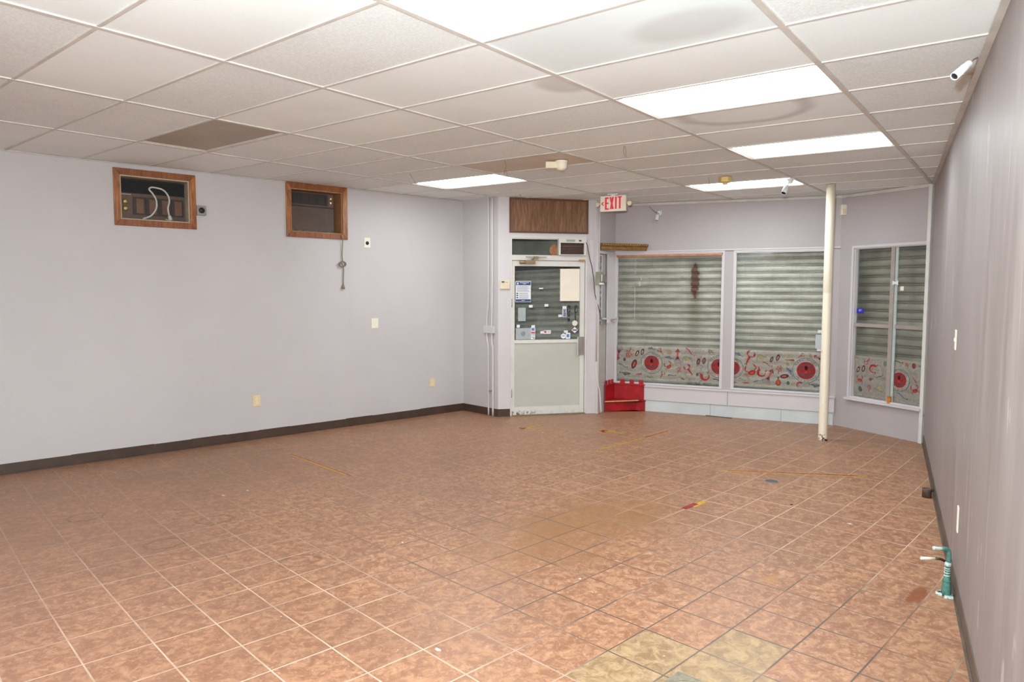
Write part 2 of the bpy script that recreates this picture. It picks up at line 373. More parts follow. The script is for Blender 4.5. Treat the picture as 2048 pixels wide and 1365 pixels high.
# ---------------------------------------------------------------- floor
FT=[(6,6,684,1123),(6,7,743,1152),(6,8,800,1184),(6,9,869,1221),(6,10,944,1260),(6,11,1031,1304),(6,12,1130,1352),(5,7,648,1182),(5,8,708,1217),(5,9,772,1257),(5,10,849,1302),(5,11,933,1352),(4,8,602,1253),(4,9,665,1299),(4,10,738,1348),(4,7,547,1211),(4,6,498,1178),(4,5,456,1146),(4,4,417,1119),(4,3,381,1092),(4,1,321,1049),(4,0,296,1029),(3,1,231,1066),(3,2,257,1089),(3,3,283,1114),(3,4,315,1143),(3,5,351,1173),(3,6,391,1208),(3,7,435,1244),(3,8,486,1290),(3,9,542,1341),(2,1,131,1086),(2,2,151,1111),(2,3,177,1139),(2,4,204,1170),(2,5,234,1206),(2,6,269,1243),(2,7,307,1287),(2,8,352,1336),(1,3,59,1167),(1,6,131,1282),(1,7,163,1330),(7,8,879,1155),(7,9,956,1186),(7,10,1033,1221),(7,11,1117,1259),(8,8,964,1130),(8,9,1033,1157),(8,10,1109,1189),(8,11,1196,1220),(9,11,1262,1189),(10,11,1325,1156),(11,11,1381,1127),(7,12,1209,1303),(8,12,1292,1260),(9,12,1357,1220),(10,12,1418,1186),(11,12,1472,1152),(8,13,1402,1301),(9,13,1463,1256),(10,13,1519,1220),(11,13,1569,1182),(12,13,1616,1149),(8,14,1524,1349),(9,14,1584,1299),(10,14,1633,1256),(11,14,1678,1217),(12,14,1718,1179)]
XY = np.array([FL(a[2], a[3])[:2] for a in FT]); LR = np.array([a[:2] for a in FT], float)
X0 = np.array([1.0, 1.0])
def qb(p):
    p = np.atleast_2d(p)-X0; return np.c_[np.ones(len(p)), p, p[:, 0]**2, p[:, 0]*p[:, 1], p[:, 1]**2]
A_ = qb(XY); reg = np.diag([0, 0, 0, 6, 6, 6.]); COEF = np.linalg.solve(A_.T@A_+reg, A_.T@LR)
def floor_uv(p): return qb(np.array(p)[..., :2].reshape(-1, 2))@COEF
def floor_mat():
    t = NT('terracotta_floor_tile'); uv = t.n('ShaderNodeUVMap').outputs[0]; u, v, _ = t.sep(uv); co = t.obj()
    fu = t.m('FLOOR', u); fv = t.m('FLOOR', v)
    wn = t.n('ShaderNodeTexWhiteNoise', noise_dimensions='2D'); t.set(wn.inputs['Vector'], t.comb(fu, fv, 0)); rnd = wn.outputs[0]
    du = t.m('ABSOLUTE', t.m('SUBTRACT', t.m('FRACT', u), .5)); dv = t.m('ABSOLUTE', t.m('SUBTRACT', t.m('FRACT', v), .5))
    d = t.m('SUBTRACT', .5, t.m('MAXIMUM', du, dv)); gn = t.noise(co, 5, 3)
    gr = t.ss(d, t.ss(gn, .3, .7, .014, .021), .009)
    off = t.comb(t.m('MULTIPLY', rnd, 13.7), t.m('MULTIPLY', rnd, 7.3), 0)
    vv = t.n('ShaderNodeVectorMath', operation='ADD'); t.set(vv.inputs[0], uv); t.set(vv.inputs[1], off)
    n1 = t.noise(vv.outputs[0], 4.6, 6, .72, .7); n2 = t.noise(vv.outputs[0], 9, 4, .7, .6)
    c = t.mix(t.ss(n1, .40, .64), lin((142, 98, 72)), lin((178, 132, 100)))
    c = t.mix(t.ss(n2, .50, .70, 0, .5), c, lin((204, 162, 130)))
    c = t.mix(t.m('MULTIPLY', t.m('SUBTRACT', rnd, .3), .25, clamp=True), c, lin((126, 92, 76)))
    # pinker towards the wall on the left
    c = t.mix(t.ss(u, 7, -2, 0, .3), c, lin((140, 102, 94)))
    # wear / dirt at the back of the shop
    c = t.mix(t.m('MULTIPLY', t.ss(t.noise(co, .7, 4, .6), .42, .66), .22), c, lin((112, 84, 70)))
    # beige replacement tiles
    bm = 0.0
    for (a, b) in ((7, 12), (8, 13), (7, 13), (6, 12), (7, 14), (6, 13)):
        k = t.m('MULTIPLY', t.m('COMPARE', fu, float(a), .1), t.m('COMPARE', fv, float(b), .1)); bm = t.m('MAXIMUM', bm, k)
    cb = t.mix(t.ss(n1, .36, .66), lin((134, 106, 76)), lin((174, 144, 108))); c = t.mix(bm, c, cb)
    # yellow brown stain and rust
    def blob(px, py, ru, rv, amp=.7, sc_=2.2):
        cu, cv = floor_uv(FL(px, py))[0]
        a = t.m('DIVIDE', t.m('SUBTRACT', u, float(cu)), ru); b = t.m('DIVIDE', t.m('SUBTRACT', v, float(cv)), rv)
        return t.m('ADD', t.m('SQRT', t.m('ADD', t.m('MULTIPLY', a, a), t.m('MULTIPLY', b, b))), t.m('MULTIPLY', t.m('SUBTRACT', t.noise(uv, sc_, 4, .6), .5), amp))
    c = t.mix(t.ss(blob(1180, 1040, 3.4, 2.0, 1.6, 1.0), 1.15, .2, 0, .62), c, lin((142, 98, 56)))
    c = t.mix(t.ss(blob(1060, 1100, 2.2, 1.6, 1.6, 1.0), 1.1, .2, 0, .35), c, lin((142, 98, 56)))
    c = t.mix(t.ss(blob(1835, 1192, .55, .17, 1.3, 7), 1.0, .6, 0, .8), c, lin((128, 64, 24)))
    c = t.mix(t.ss(blob(1850, 1062, .12, .1, 1.3, 6), 1.0, .5, 0, .6), c, lin((160, 90, 40)))
    c = t.mix(t.ss(blob(1540, 1160, .3, .22, 1.0, 3), 1.0, .5, 0, .5), c, lin((168, 118, 66)))
    for q in ((170, 1035), (430, 1040), (600, 1122), (330, 1088)):
        b = blob(q[0], q[1], .45, .35, 1.0, 5); c = t.mix(t.m('MULTIPLY', t.ss(b, .75, .85), t.ss(b, 1.05, .92, 0, .55)), c, lin((110, 80, 60)))
    # grout: pale in most of the room, dark grey where it was never cleaned
    dk = t.m('MULTIPLY', t.m('MULTIPLY', t.ss(u, 5.2, 7.2), t.ss(u, 14.0, 11.0)), t.ss(v, 1.5, 5.0)); dk = t.m('MULTIPLY', dk, t.ss(t.noise(co, 1.6, 2), .3, .5, .55, 1))
    gc = t.mix(dk, t.mix(t.ss(gn, .35, .65), lin((202, 174, 152)), lin((172, 144, 122))), lin((92, 80, 70)))
    vis = t.m('MULTIPLY', t.ss(t.noise(co, 1.1, 3), .34, .5, .45, 1), t.ss(v, -1, 9, .28, 1))
    c = t.mix(t.m('MULTIPLY', gr, vis), c, gc)
    # tiny paint specks
    vo = t.n('ShaderNodeTexVoronoi'); t.set(vo.inputs['Vector'], uv); vo.inputs['Scale'].default_value = 2.3
    sp = t.m('MULTIPLY', t.ss(vo.outputs['Distance'], .034, .022), t.ss(t.noise(uv, 1.3, 2), .5, .56)); c = t.mix(sp, c, lin((214, 200, 188)))
    t.set(t.b.inputs['Base Color'], c); t.set(t.b.inputs['Roughness'], t.ss(n1, .3, .7, .34, .5)); t.b.inputs['Specular IOR Level'].default_value = .42
    t.bump(t.m('SUBTRACT', t.m('MULTIPLY', n2, .25), t.m('MULTIPLY', gr, .8)), .35, .003); return t.mat
mb = MB(); xs = np.arange(-4.6, 6.6, .25); ys = np.arange(-9.0, 8.2, .25)
nx, ny = len(xs), len(ys)
mb.v = [(float(x), float(y), 0.0) for y in ys for x in xs]
for j in range(ny-1):
    for i in range(nx-1):
        k = j*nx+i; mb.f.append((k, k+1, k+nx+1, k+nx)); mb.m.append(0); mb.sm.append(False)
verts_xy = np.array([p[:2] for p in mb.v])
fo = build('floor', mb, floor_mat(), origin=(0, 0, 0)); struct(fo)
uvl = fo.data.uv_layers.new(name='UVMap'); UVs = floor_uv(verts_xy)
for lp in fo.data.loops: uvl.data[lp.index].uv = UVs[lp.vertex_index]

# ---------------------------------------------------------------- ceiling
CT=[(-2,1,202,55.0),(-2,0,22,158.0),(-1,1,448,125.0),(-1,0,248,200.0),(-1,-1,109,261.5),(0,2,954,88.0),(0,1,642,173.0),(0,0,429,236.0),(0,-1,284,289.5),(1,3,1560,56.0),(1,2,1104,153.0),(1,1,795,216.0),(1,0,574,263.0),(1,-1,415,305.0),(2,3,1641,129.0),(2,2,1229,207.5),(2,1,925,253.0),(2,0,709,288.0),(2,-1,543,327.0),(3,3,1693,182.0),(3,2,1318,241.0),(3,1,1027,283.0),(3,0,814,311.0),(4,3,1740,227.0),(4,2,1395,272.5),(4,1,1123,309.0),(4,0,911,330.0),(5,3,1778,257.0),(5,2,1448,298.0),(5,1,1198,325.5),(5,0,986,347.0),(6,2,1500,322.0),(7,2,1544,339.5)]
IJ = np.array([a[:2] for a in CT], float); CXY = np.array([CE(a[2], a[3])[:2] for a in CT])
def cb(p):
    p = np.atleast_2d(p)-np.array([2., 1.]); return np.c_[np.ones(len(p)), p, p[:, 0]**2/5, p[:, 0]*p[:, 1]/5, p[:, 1]**2/5]
A_ = cb(IJ); CC = np.linalg.solve(A_.T@A_+np.diag([0, 0, 0, .6, .6, .6]), A_.T@CXY)
def G(i, j, up=0.0):
    p = (cb([[i, j]])@CC)[0]; return np.array([p[0], p[1], CZ(p[0], p[1])+up])
Gc = lambda i, j: G(i+.5, j+.5)
r34 = Gc(3, 2); r23 = Gc(1, 1); r01 = Gc(0, 2)
M_t0 = ceil_mat('smooth_ceiling_tile', (238, 243, 243), .12)
M_t1 = ceil_mat('fissured_ceiling_tile', (234, 239, 239), .55)
M_t2 = simple('beige_blank_ceiling_panel', (205, 192, 176), .6, .03, 2)
M_t3 = ceil_mat('water_ringed_ceiling_tile', (234, 239, 239), .1, [(G(3.22, 2.44)[0], G(3.22, 2.44)[1], .44, .36, .70, 1.12, (150, 138, 128), .38)])
M_t4 = ceil_mat('grey_smudged_ceiling_tile', (226, 233, 234), .1, [(G(.62, 2.72)[0], G(.62, 2.72)[1], .34, .22, 0, 1.0, (180, 176, 174), .4)])
M_t5 = ceil_mat('corner_smudged_ceiling_tile', (238, 243, 243), .1, [(G(1.3, 1.93)[0], G(1.3, 1.93)[1], .18, .22, 0, 1.0, (172, 160, 152), .45)])
M_tee = simple('cream_ceiling_tee', (206, 200, 192), .5, .05, 6)
tex = {(-1, 0), (-1, 1), (-1, -1), (-2, -1), (1, -1), (2, -1), (4, 3), (5, 3), (0, 3), (2, 0), (3, -1), (2, 2)}
lights = {(-1, 2): 0, (2, 2): 1, (5, 2): 2, (5, -1): 3, (8, 1): 4, (0, -1): 9, (-4, 0): 5, (-4, 2): 6, (-8, 1): 7, (-8, 3): 8, (-11, 2): 10}
mb = MB(); RNG = random.Random(3)
for i in range(-13, 15):
    for j in range(-4, 7):
        if (i, j) in lights: continue
        m = 1 if (i, j) in tex or (i >= 2 and RNG.random() < .7) or (i < -2 and RNG.random() < .5) else 0
        if i >= 6 and m == 1: m = 1
        if (i, j) == (4, 0): m = 2
        if (i, j) == (3, 2): m = 4
        if (i, j) == (0, 2): m = 5
        if (i, j) == (1, 1): m = 6
        mb.face([G(i, j, .006), G(i, j+1, .006), G(i+1, j+1, .006), G(i+1, j, .006)], m)
def strip(mb, a, b, w, m, up=0.0):
    d = b-a; d = d/np.linalg.norm(d); n = np.array([-d[1], d[0], 0])*w/2
    z = np.array([0, 0, up]); mb.face([a-n+z, b-n+z, b+n+z, a+n+z], m)
    for sg in (-1, 1): mb.face([a+n*sg+z, b+n*sg+z, b+n*sg+z+np.array([0, 0, .007]), a+n*sg+z+np.array([0, 0, .007])], m)
for j in range(-4, 8):
    for i in range(-13, 14): strip(mb, G(i, j), G(i+1, j), .030, 3, -.0015)
for i in range(-13, 15):
    for j in range(-4, 7): strip(mb, G(i, j), G(i, j+1), .018, 3)
co_ = build('ceiling', mb, [M_t0, M_t1, M_t2, M_tee, M_t3, M_t4, M_t5], origin=(0, 0, 0)); struct(co_)
import bmesh
bm = bmesh.new(); bm.from_mesh(co_.data)
def cut(W, off=.05):
    g = bm.verts[:]+bm.edges[:]+bm.faces[:]
    bmesh.ops.bisect_plane(bm, geom=g, plane_co=Vector(W.P(0, 0, -off)), plane_no=Vector(-W.n), clear_outer=True)
for W in (WL, WF, WD, WE, WK): cut(W)
bm.to_mesh(co_.data); bm.free()

lab = {0: 'large ceiling light panel nearest the camera, cut off by the top of the picture', 1: 'bright ceiling light panel, second from the camera, in the row running beside the right wall',
       2: 'bright ceiling light panel between the ringed tile row and the farthest panel, right of the ceiling lights\' row', 3: 'bright ceiling light panel on the left, nearest the brown wood panel over the door',
       4: 'farthest bright ceiling light panel, with a small white camera hanging before it', 9: 'unlit brownish ceiling light panel above the left air conditioners'}
lab[2] = 'third bright ceiling light panel from the camera, directly above the top of the white pole'
M_unlit = simple('brown_unlit_diffuser', (168, 156, 140), .5, .06, 2)
for (i, j), k in lights.items():
    c = Gc(i, j); u0, v0 = .016/.6, .016/1.2
    def q(a, b, up): return G(i+a, j+b, up)
    near = k == 0
    t = thing('ceiling_light', lab.get(k, 'fluorescent ceiling light panel behind the camera'), 'ceiling light', c, 'two by four foot ceiling light panels')
    f = MB(); a, b = .028, .016; a2, b2 = .052, .03
    P0 = [q(a, b, .002), q(a, 1-b, .002), q(1-a, 1-b, .002), q(1-a, b, .002)]; P1 = [q(a2, b2, .012), q(a2, 1-b2, .012), q(1-a2, 1-b2, .012), q(1-a2, b2, .012)]
    O0 = [p+np.array([0, 0, .03]) for p in P0]
    for e in range(4):
        n = (e+1) % 4; f.face([P0[e], P0[n], P1[n], P1[e]]); f.face([P0[e], P0[n], O0[n], O0[e]])
    build('frame', f, M_white if k != 9 else M_tee, t)
    d = MB(); P2 = [p+np.array([0, 0, .03]) for p in P1]; d.hexa(P1+P2)
    build('diffuser', d, M_unlit if k == 9 else (M_diffnear if near else M_diff), t)

# ---------------------------------------------------------------- camera and light
cam = bpy.data.cameras.new('camera'); cam.lens = F_PX*36/2048; cam.sensor_width = 36; cam.clip_start = .02
co = bpy.data.objects.new('camera', cam); C.objects.link(co)
Mx = Matrix(((RT[0], UP[0], -FW[0], CAM[0]), (RT[1], UP[1], -FW[1], CAM[1]), (RT[2], UP[2], -FW[2], CAM[2]), (0, 0, 0, 1))); co.matrix_world = Mx; sc.camera = co
w = bpy.data.worlds.new('world'); sc.world = w; w.use_nodes = True; w.node_tree.nodes['Background'].inputs[0].default_value = (.5, .55, .6, 1); w.node_tree.nodes['Background'].inputs[1].default_value = .004
fl = bpy.data.lights.new('camera_flash', 'AREA'); fl.shape = 'DISK'; fl.size = .09; fl.energy = 145; fl.color = (.86, .97, 1.0)
flo = bpy.data.objects.new('camera_flash', fl); C.objects.link(flo)
fp = CAM+UP*.20-FW*.02-RT*.10; ta = math.radians(45); ff = FW*math.cos(ta)+UP*math.sin(ta); fu = UP*math.cos(ta)-FW*math.sin(ta)   # flash head tilted up
flo.matrix_world = Matrix(((RT[0], fu[0], -ff[0], fp[0]), (RT[1], fu[1], -ff[1], fp[1]), (RT[2], fu[2], -ff[2], fp[2]), (0, 0, 0, 1)))
sc.view_settings.view_transform = 'Standard'; sc.view_settings.look = 'None'; sc.view_settings.gamma = 1; sc.view_settings.use_curve_mapping = False
sc.view_settings.exposure = 1.17
#PART2
# ================================================================ PART 2: fittings
def rectbox(mb, W, r, o0, o1, m=0): mb.wbox(W, r[0], r[1], r[2], r[3], o0, o1, m)
def ring(mb, W, out, inn, o0, o1, m=(0, 0)):          # four mitred boards, stiles m[0], rails m[1]
    a, b, c, d = out; e, f, g, h = inn
    O = [(a, c), (b, c), (b, d), (a, d)]; I = [(e, g), (f, g), (f, h), (e, h)]
    for k in range(4):
        n = (k+1) % 4; q = [O[k], O[n], I[n], I[k]]
        mb.hexa([W.P(*x, o0) for x in q]+[W.P(*x, o1) for x in q], m[1] if k in (0, 2) else m[0])
# ---- baseboards
def baseboard(name, W, s0, s1, mat, h=.105, jog=0):
    mb = MB(); n = max(2, int((s1-s0)/.35)); r = random.Random(5); e = [s0+(s1-s0)*k/n for k in range(n+1)]
    for a, b in zip(e, e[1:]):
        hh = h+jog*r.uniform(-.004, .002); mb.wbox(W, a, b, 0, hh, -.001, .006); mb.wbox(W, a, b, 0, .012, .006, .014)
    return struct(build(name, mb, mat))
baseboard('baseboard_left', WL, 0, WL.L, M_base, .1, 1)
baseboard('baseboard_return', WA, .0, WA.L+.004, M_base, .1)
baseboard('baseboard_door', WB, -.004, d_s0-.005, M_base, .1)
baseboard('baseboard_right', WF, .02, WF.L, M_base2, .1, .5)
# ---- ceiling edge angles
def edge_trim(name, W, s0, s1, drop, mat, w=.02):
    mb = MB(); a, b = W.P(s0, 0), W.P(s1, 0); za, zb_ = CZ(a[0], a[1]), CZ(b[0], b[1])
    mb.hexa([W.P(s0, za-drop, 0), W.P(s1, zb_-drop, 0), W.P(s1, zb_-drop, w), W.P(s0, za-drop, w), W.P(s0, za, 0), W.P(s1, zb_, 0), W.P(s1, zb_, w), W.P(s0, za, w)])
    return struct(build(name, mb, mat))
edge_trim('trim_1', WD, 0, WD.L, .03, M_tee); edge_trim('trim_2', WE, 0, WE.L, .035, M_tee)
edge_trim('trim_3', WL, 0, WL.L, .005, M_tee); edge_trim('trim_4', WF, .03, WF.L, .012, M_tee, .03)
mb = MB(); p = S_+WF.t*0; mb.wbox(WE, WE.L-.045, WE.L-.004, 0, CZ(*S_[:2])-.005, 0, .03); struct(build('trim_5', mb, M_white, bevel=.004))

# ---- knee wall boards under the front window
sill = WD.sz(1450, 783)[1]
zm = (WD.sz(1300, 800)[1]+WD.sz(1660, 825.5)[1])/2
mb = MB(); mid = WD.sz(1455.5, 800)[0]
mb.wbox(WD, 0, mid-.002, zm, sill, 0, .03); mb.wbox(WD, mid+.002, WD.L-.01, zm, sill, 0, .03); struct(build('trim_6', mb, M_trimw, bevel=.002))
j1, j2 = WD.sz(1421, 820)[0], WD.sz(1562, 835)[0]
mb = MB(); mb.wbox(WD, .0, j1-.002, 0, zm-.004, 0, .018); mb.wbox(WD, j1+.002, j2-.002, 0, zm-.004, 0, .018); mb.wbox(WD, j2+.002, WD.L-.02, 0, zm-.004, 0, .018); struct(build('baseboard_front', mb, M_blueboard))
mb = MB(); mb.wbox(WD, 0, WD.L-.005, sill, sill+.022, 0, .045); struct(build('trim_7', mb, M_trimw, bevel=.003))
# floor gap strip under the front board
t7 = FL(1418, 833); t8 = FL(1464, 836)
# ---- front windows : frame, bar, glass
def window(name, W, g, fw, depth, left=True, right=True, top=None, frame_mat=M_trimw):
    t = thing(name, name.replace('_', ' '), 'window', W.P((g[0]+g[1])/2, g[2], 0), structure=True)
    f = MB(); o0, o1 = -.05, .014
    f.wbox(W, g[0]-fw, g[0], g[2]-.0, g[3]+fw, -.0, o1); f.wbox(W, g[1], g[1]+fw, g[2], g[3]+fw, -.0, o1); f.wbox(W, g[0], g[1], g[3], g[3]+fw, -.0, o1)
    f.wbox(W, g[0], g[0]+.014, g[2], g[3], -.05, .004); f.wbox(W, g[1]-.014, g[1], g[2], g[3], -.05, .004); f.wbox(W, g[0], g[1], g[2], g[2]+.02, -.05, .006); f.wbox(W, g[0], g[1], g[3]-.014, g[3], -.05, .004)
    build('window_frame', f, frame_mat, t)
    p = MB(); p.wbox(W, g[0]+.002, g[1]-.002, g[2]+.002, g[3]-.002, -.040, -.034); build('pane', p, M_glass, t)
    return t
w1 = window('window_1', WD, g1, .022, .05); w2 = window('window_2', WD, g2, .022, .05)
mb = MB(); mb.wbox(WD, g1[0], g1[1], g1[3]-.04, g1[3]-.012, -.03, .004); build('head_strip', mb, M_orange, w1)
M_streak = filmmat('pale_streak_film', (225, 232, 228), .5); f = MB()  # thin pale upright marks and a small blob laid on the pane
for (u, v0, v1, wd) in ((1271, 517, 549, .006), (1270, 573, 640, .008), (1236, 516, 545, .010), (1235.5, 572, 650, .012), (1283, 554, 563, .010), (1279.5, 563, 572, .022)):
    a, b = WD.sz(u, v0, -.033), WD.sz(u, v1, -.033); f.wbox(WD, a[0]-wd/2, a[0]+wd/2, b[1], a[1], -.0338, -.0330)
build('pale_streaks', f, M_streak, w1)
# ---- angled window 3 with its aluminium bars
w3 = thing('window_3', 'window 3', 'window', WE.P((g3[0]+g3[1])/2, g3[2], 0), structure=True)
f = MB(); f.wbox(WE, g3[0]-.028, g3[0], g3[2]-.02, g3[3]+.03, 0, .02); f.wbox(WE, g3[0], g3[1], g3[3], g3[3]+.03, 0, .02); f.wbox(WE, g3[0]-.05, WE.L-.03, g3[2]-.03, g3[2]-.004, 0, .05); f.wbox(WE, g3[0], g3[0]+.012, g3[2], g3[3], -.06, 0)
f.wbox(WE, g3[0], g3[1], g3[2]-.004, g3[2]+.012, -.06, .01); f.wbox(WE, g3[0], g3[1], g3[3]-.012, g3[3], -.06, 0); build('window_frame', f, M_trimw, w3)
m0 = (WE.sz(1782.4, 495)[0]+WE.sz(1769.5, 806)[0])/2; m1 = m0+.048; b0 = (WE.sz(1704, 654)[1]+WE.sz(1858, 660.5)[1])/2; b1 = (WE.sz(1704, 646)[1]+WE.sz(1858, 654)[1])/2
f = MB(); f.wbox(WE, m0, m1, g3[2]+.012, g3[3]-.01, -.032, -.008); f.wbox(WE, g3[0]+.01, m0, b0, b1, -.032, -.012); f.wbox(WE, m1+.03, g3[1], b0, b1, -.032, -.012); 
for k in range(6): f.lathe(WE.P(m0+.02, g3[2]+.15+k*.22, -.008), WE.n, [(0, .004), (.002, .003)], 8)
for x in (.1, .35, .6, .8): f.lathe(WE.P(g3[0]+(g3[1]-g3[0])*x, (b0+b1)/2, -.012), WE.n, [(0, .004), (.002, .003)], 8)
build('glazing_bar', f, M_mullion, w3)
f = MB(); f.wbox(WE, m1, m1+.03, g3[2]+.012, g3[3]-.01, -.034, -.02); build('glass_edge_strip', f, M_glassedge, w3)
p = MB(); p.wbox(WE, g3[0]+.002, m0, g3[2]+.002, g3[3]-.002, -.05, -.044); build('pane', p, M_glass, w3)
p = MB(); p.wbox(WE, m1, g3[1]-.002, g3[2]+.002, g3[3]-.002, -.046, -.040); build('pane', p, M_glass, w3)
f = MB(); c0 = WE.at(1778, 801, .0); f.box(c0, (.02, .012, .045), (WE.t, WE.n, np.array([0, 0, 1.]))); build('rusty_bracket', f, simple('rust_orange', (196, 122, 50), .7, .2, 60), w3)
# ---- bay side window 4
w4 = thing('window_4', 'window 4', 'window', WC.P((c_s0+c_s1)/2, c_z0, 0), structure=True)
f = MB(); g = (c_s0, c_s1, c_z0, c_z1)
f.wbox(WC, g[1], g[1]+.02, g[2], g[3], -.03, .016); f.wbox(WC, g[0]-.02, g[1]+.02, g[3], g[3]+.035, -.03, .03); f.wbox(WC, g[0]-.02, g[0], g[2], g[3], -.03, .012); build('window_frame', f, M_trimw, w4)
p = MB(); p.wbox(WC, g[0]+.002, g[1]-.002, g[2]+.002, g[3]-.002, -.04, -.034); build('pane', p, M_glass, w4)
p = MB(); zlp = WC.sz(1205, 650)[1]; p.wbox(WC, g[0]+.004, g[1]-.002, g[2]+.002, zlp, -.03, -.01); build('lower_panel', p, simple('grey_lower_panel', (176, 172, 162), .5, .04), w4)
mb = MB(); mb.wbox(WC, g[1]+.022, WC.L, 0, g[3]+.035, 0, .014); mb.wbox(WD, 0, g1[0]-.022, 0, zt+.02, 0, .02); struct(build('trim_8', mb, M_trimw, bevel=.003))
# ledge above the bay windows
mb = MB(); mb.wbox(WD, 0.0, WD.L, zt+.022, zt+.040, 0, .026); struct(build('trim_9', mb, M_trimw, bevel=.002))
# ---- roll shutters outside
def shutter(name, W, s0, s1, z0, z1, off, label, stain=False, pitch=.0915, skew=0.0, dirty=False):
    rot = math.atan2(W.t[1], W.t[0]); mb = MB(); prof = []
    for k in range(int((z1-z0)/pitch)+1):
        zb_ = z0+k*pitch
        for f_, d in ((0, -.010), (.04, -.024), (.09, -.005), (.16, -.003), (.21, -.022), (.26, -.002), (.34, .009), (.48, .015), (.66, .017), (.82, .014), (.92, .008), (.97, .0)):
            if zb_+f_*pitch <= z1: prof.append((zb_+f_*pitch, d))
    n = len(prof); 
    for (z, d) in prof:
        for s in (s0, s1): mb.v.append(tuple(W.P(s, z+skew*(s-s0), off+d)))
    for k in range(n-1):
        mb.f.append((2*k, 2*k+1, 2*k+3, 2*k+2)); mb.m.append(0); mb.sm.append(False)
    i = len(mb.v)
    for (z, d) in prof:
        for s in (s0, s1): mb.v.append(tuple(W.P(s, z+skew*(s-s0), off+d-.004)))
    for k in range(n-1):
        mb.f.append((i+2*k+2, i+2*k+3, i+2*k+1, i+2*k)); mb.m.append(0); mb.sm.append(False)
    org = W.P(0, 0, off)
    t = thing(name, label, 'shutter', W.P((s0+s1)/2, z0, off))
    c = build('slat_curtain', mb, shutter_mat(stain, dirty), origin=org, rot=rot); c.parent = t; c.location = Vector(org-ROOT[t.name])
    if off > -.9:
        for s in (s0, s1): r = MB(); r.wbox(W, s-.025, s+.025, z0, z1, off-.05, off-.02); build('guide_rail', r, M_grey, t)
    return t
szf = WD.sz(1391, 527, -.24); szg = WD.sz(1391, 596, -.24)
sh1 = shutter('roll_shutter', WD, -.02, WD.L+.02, -.02, zt+.25, -.24, 'wide ribbed grey steel shutter behind the two front windows, with a rust red stain', (szf[0], szg[1], szf[1]))
sh2 = shutter('roll_shutter', WD, -2.35, -.08, -.02, 1.96, -.24, 'ribbed grey steel shutter outside the glass entrance door', False, skew=.03)
sh3 = shutter('roll_shutter', WE, .0, WE.L+.3, -.02, zt+.3, -.24, 'ribbed grey steel shutter behind the narrow angled window by the right wall', False, pitch=.103, dirty=True)
mb = MB(); mb.wbox(WD, -2.35, -.08, 2.06, 2.5, -.40, -.13); mb.wbox(WD, -2.35, -.08, 2.16, 2.165, -.13, -.125)
hb = build('shutter_housing', mb, simple('dull_grey_housing', (166, 160, 146), .5, .15, 3), bevel=.01); tag(hb, 'dull grey boxed shutter housing seen through the glass above the entrance door', 'shutter housing')
mb = MB(); mb.wbox(WD, -2.6, WD.L+1.2, 2.75, 2.8, -.6, -.05); mb.wbox(WD, -2.6, -2.5, 0, 2.75, -.6, 1.0); struct(build('wall_outside', mb, M_wall))

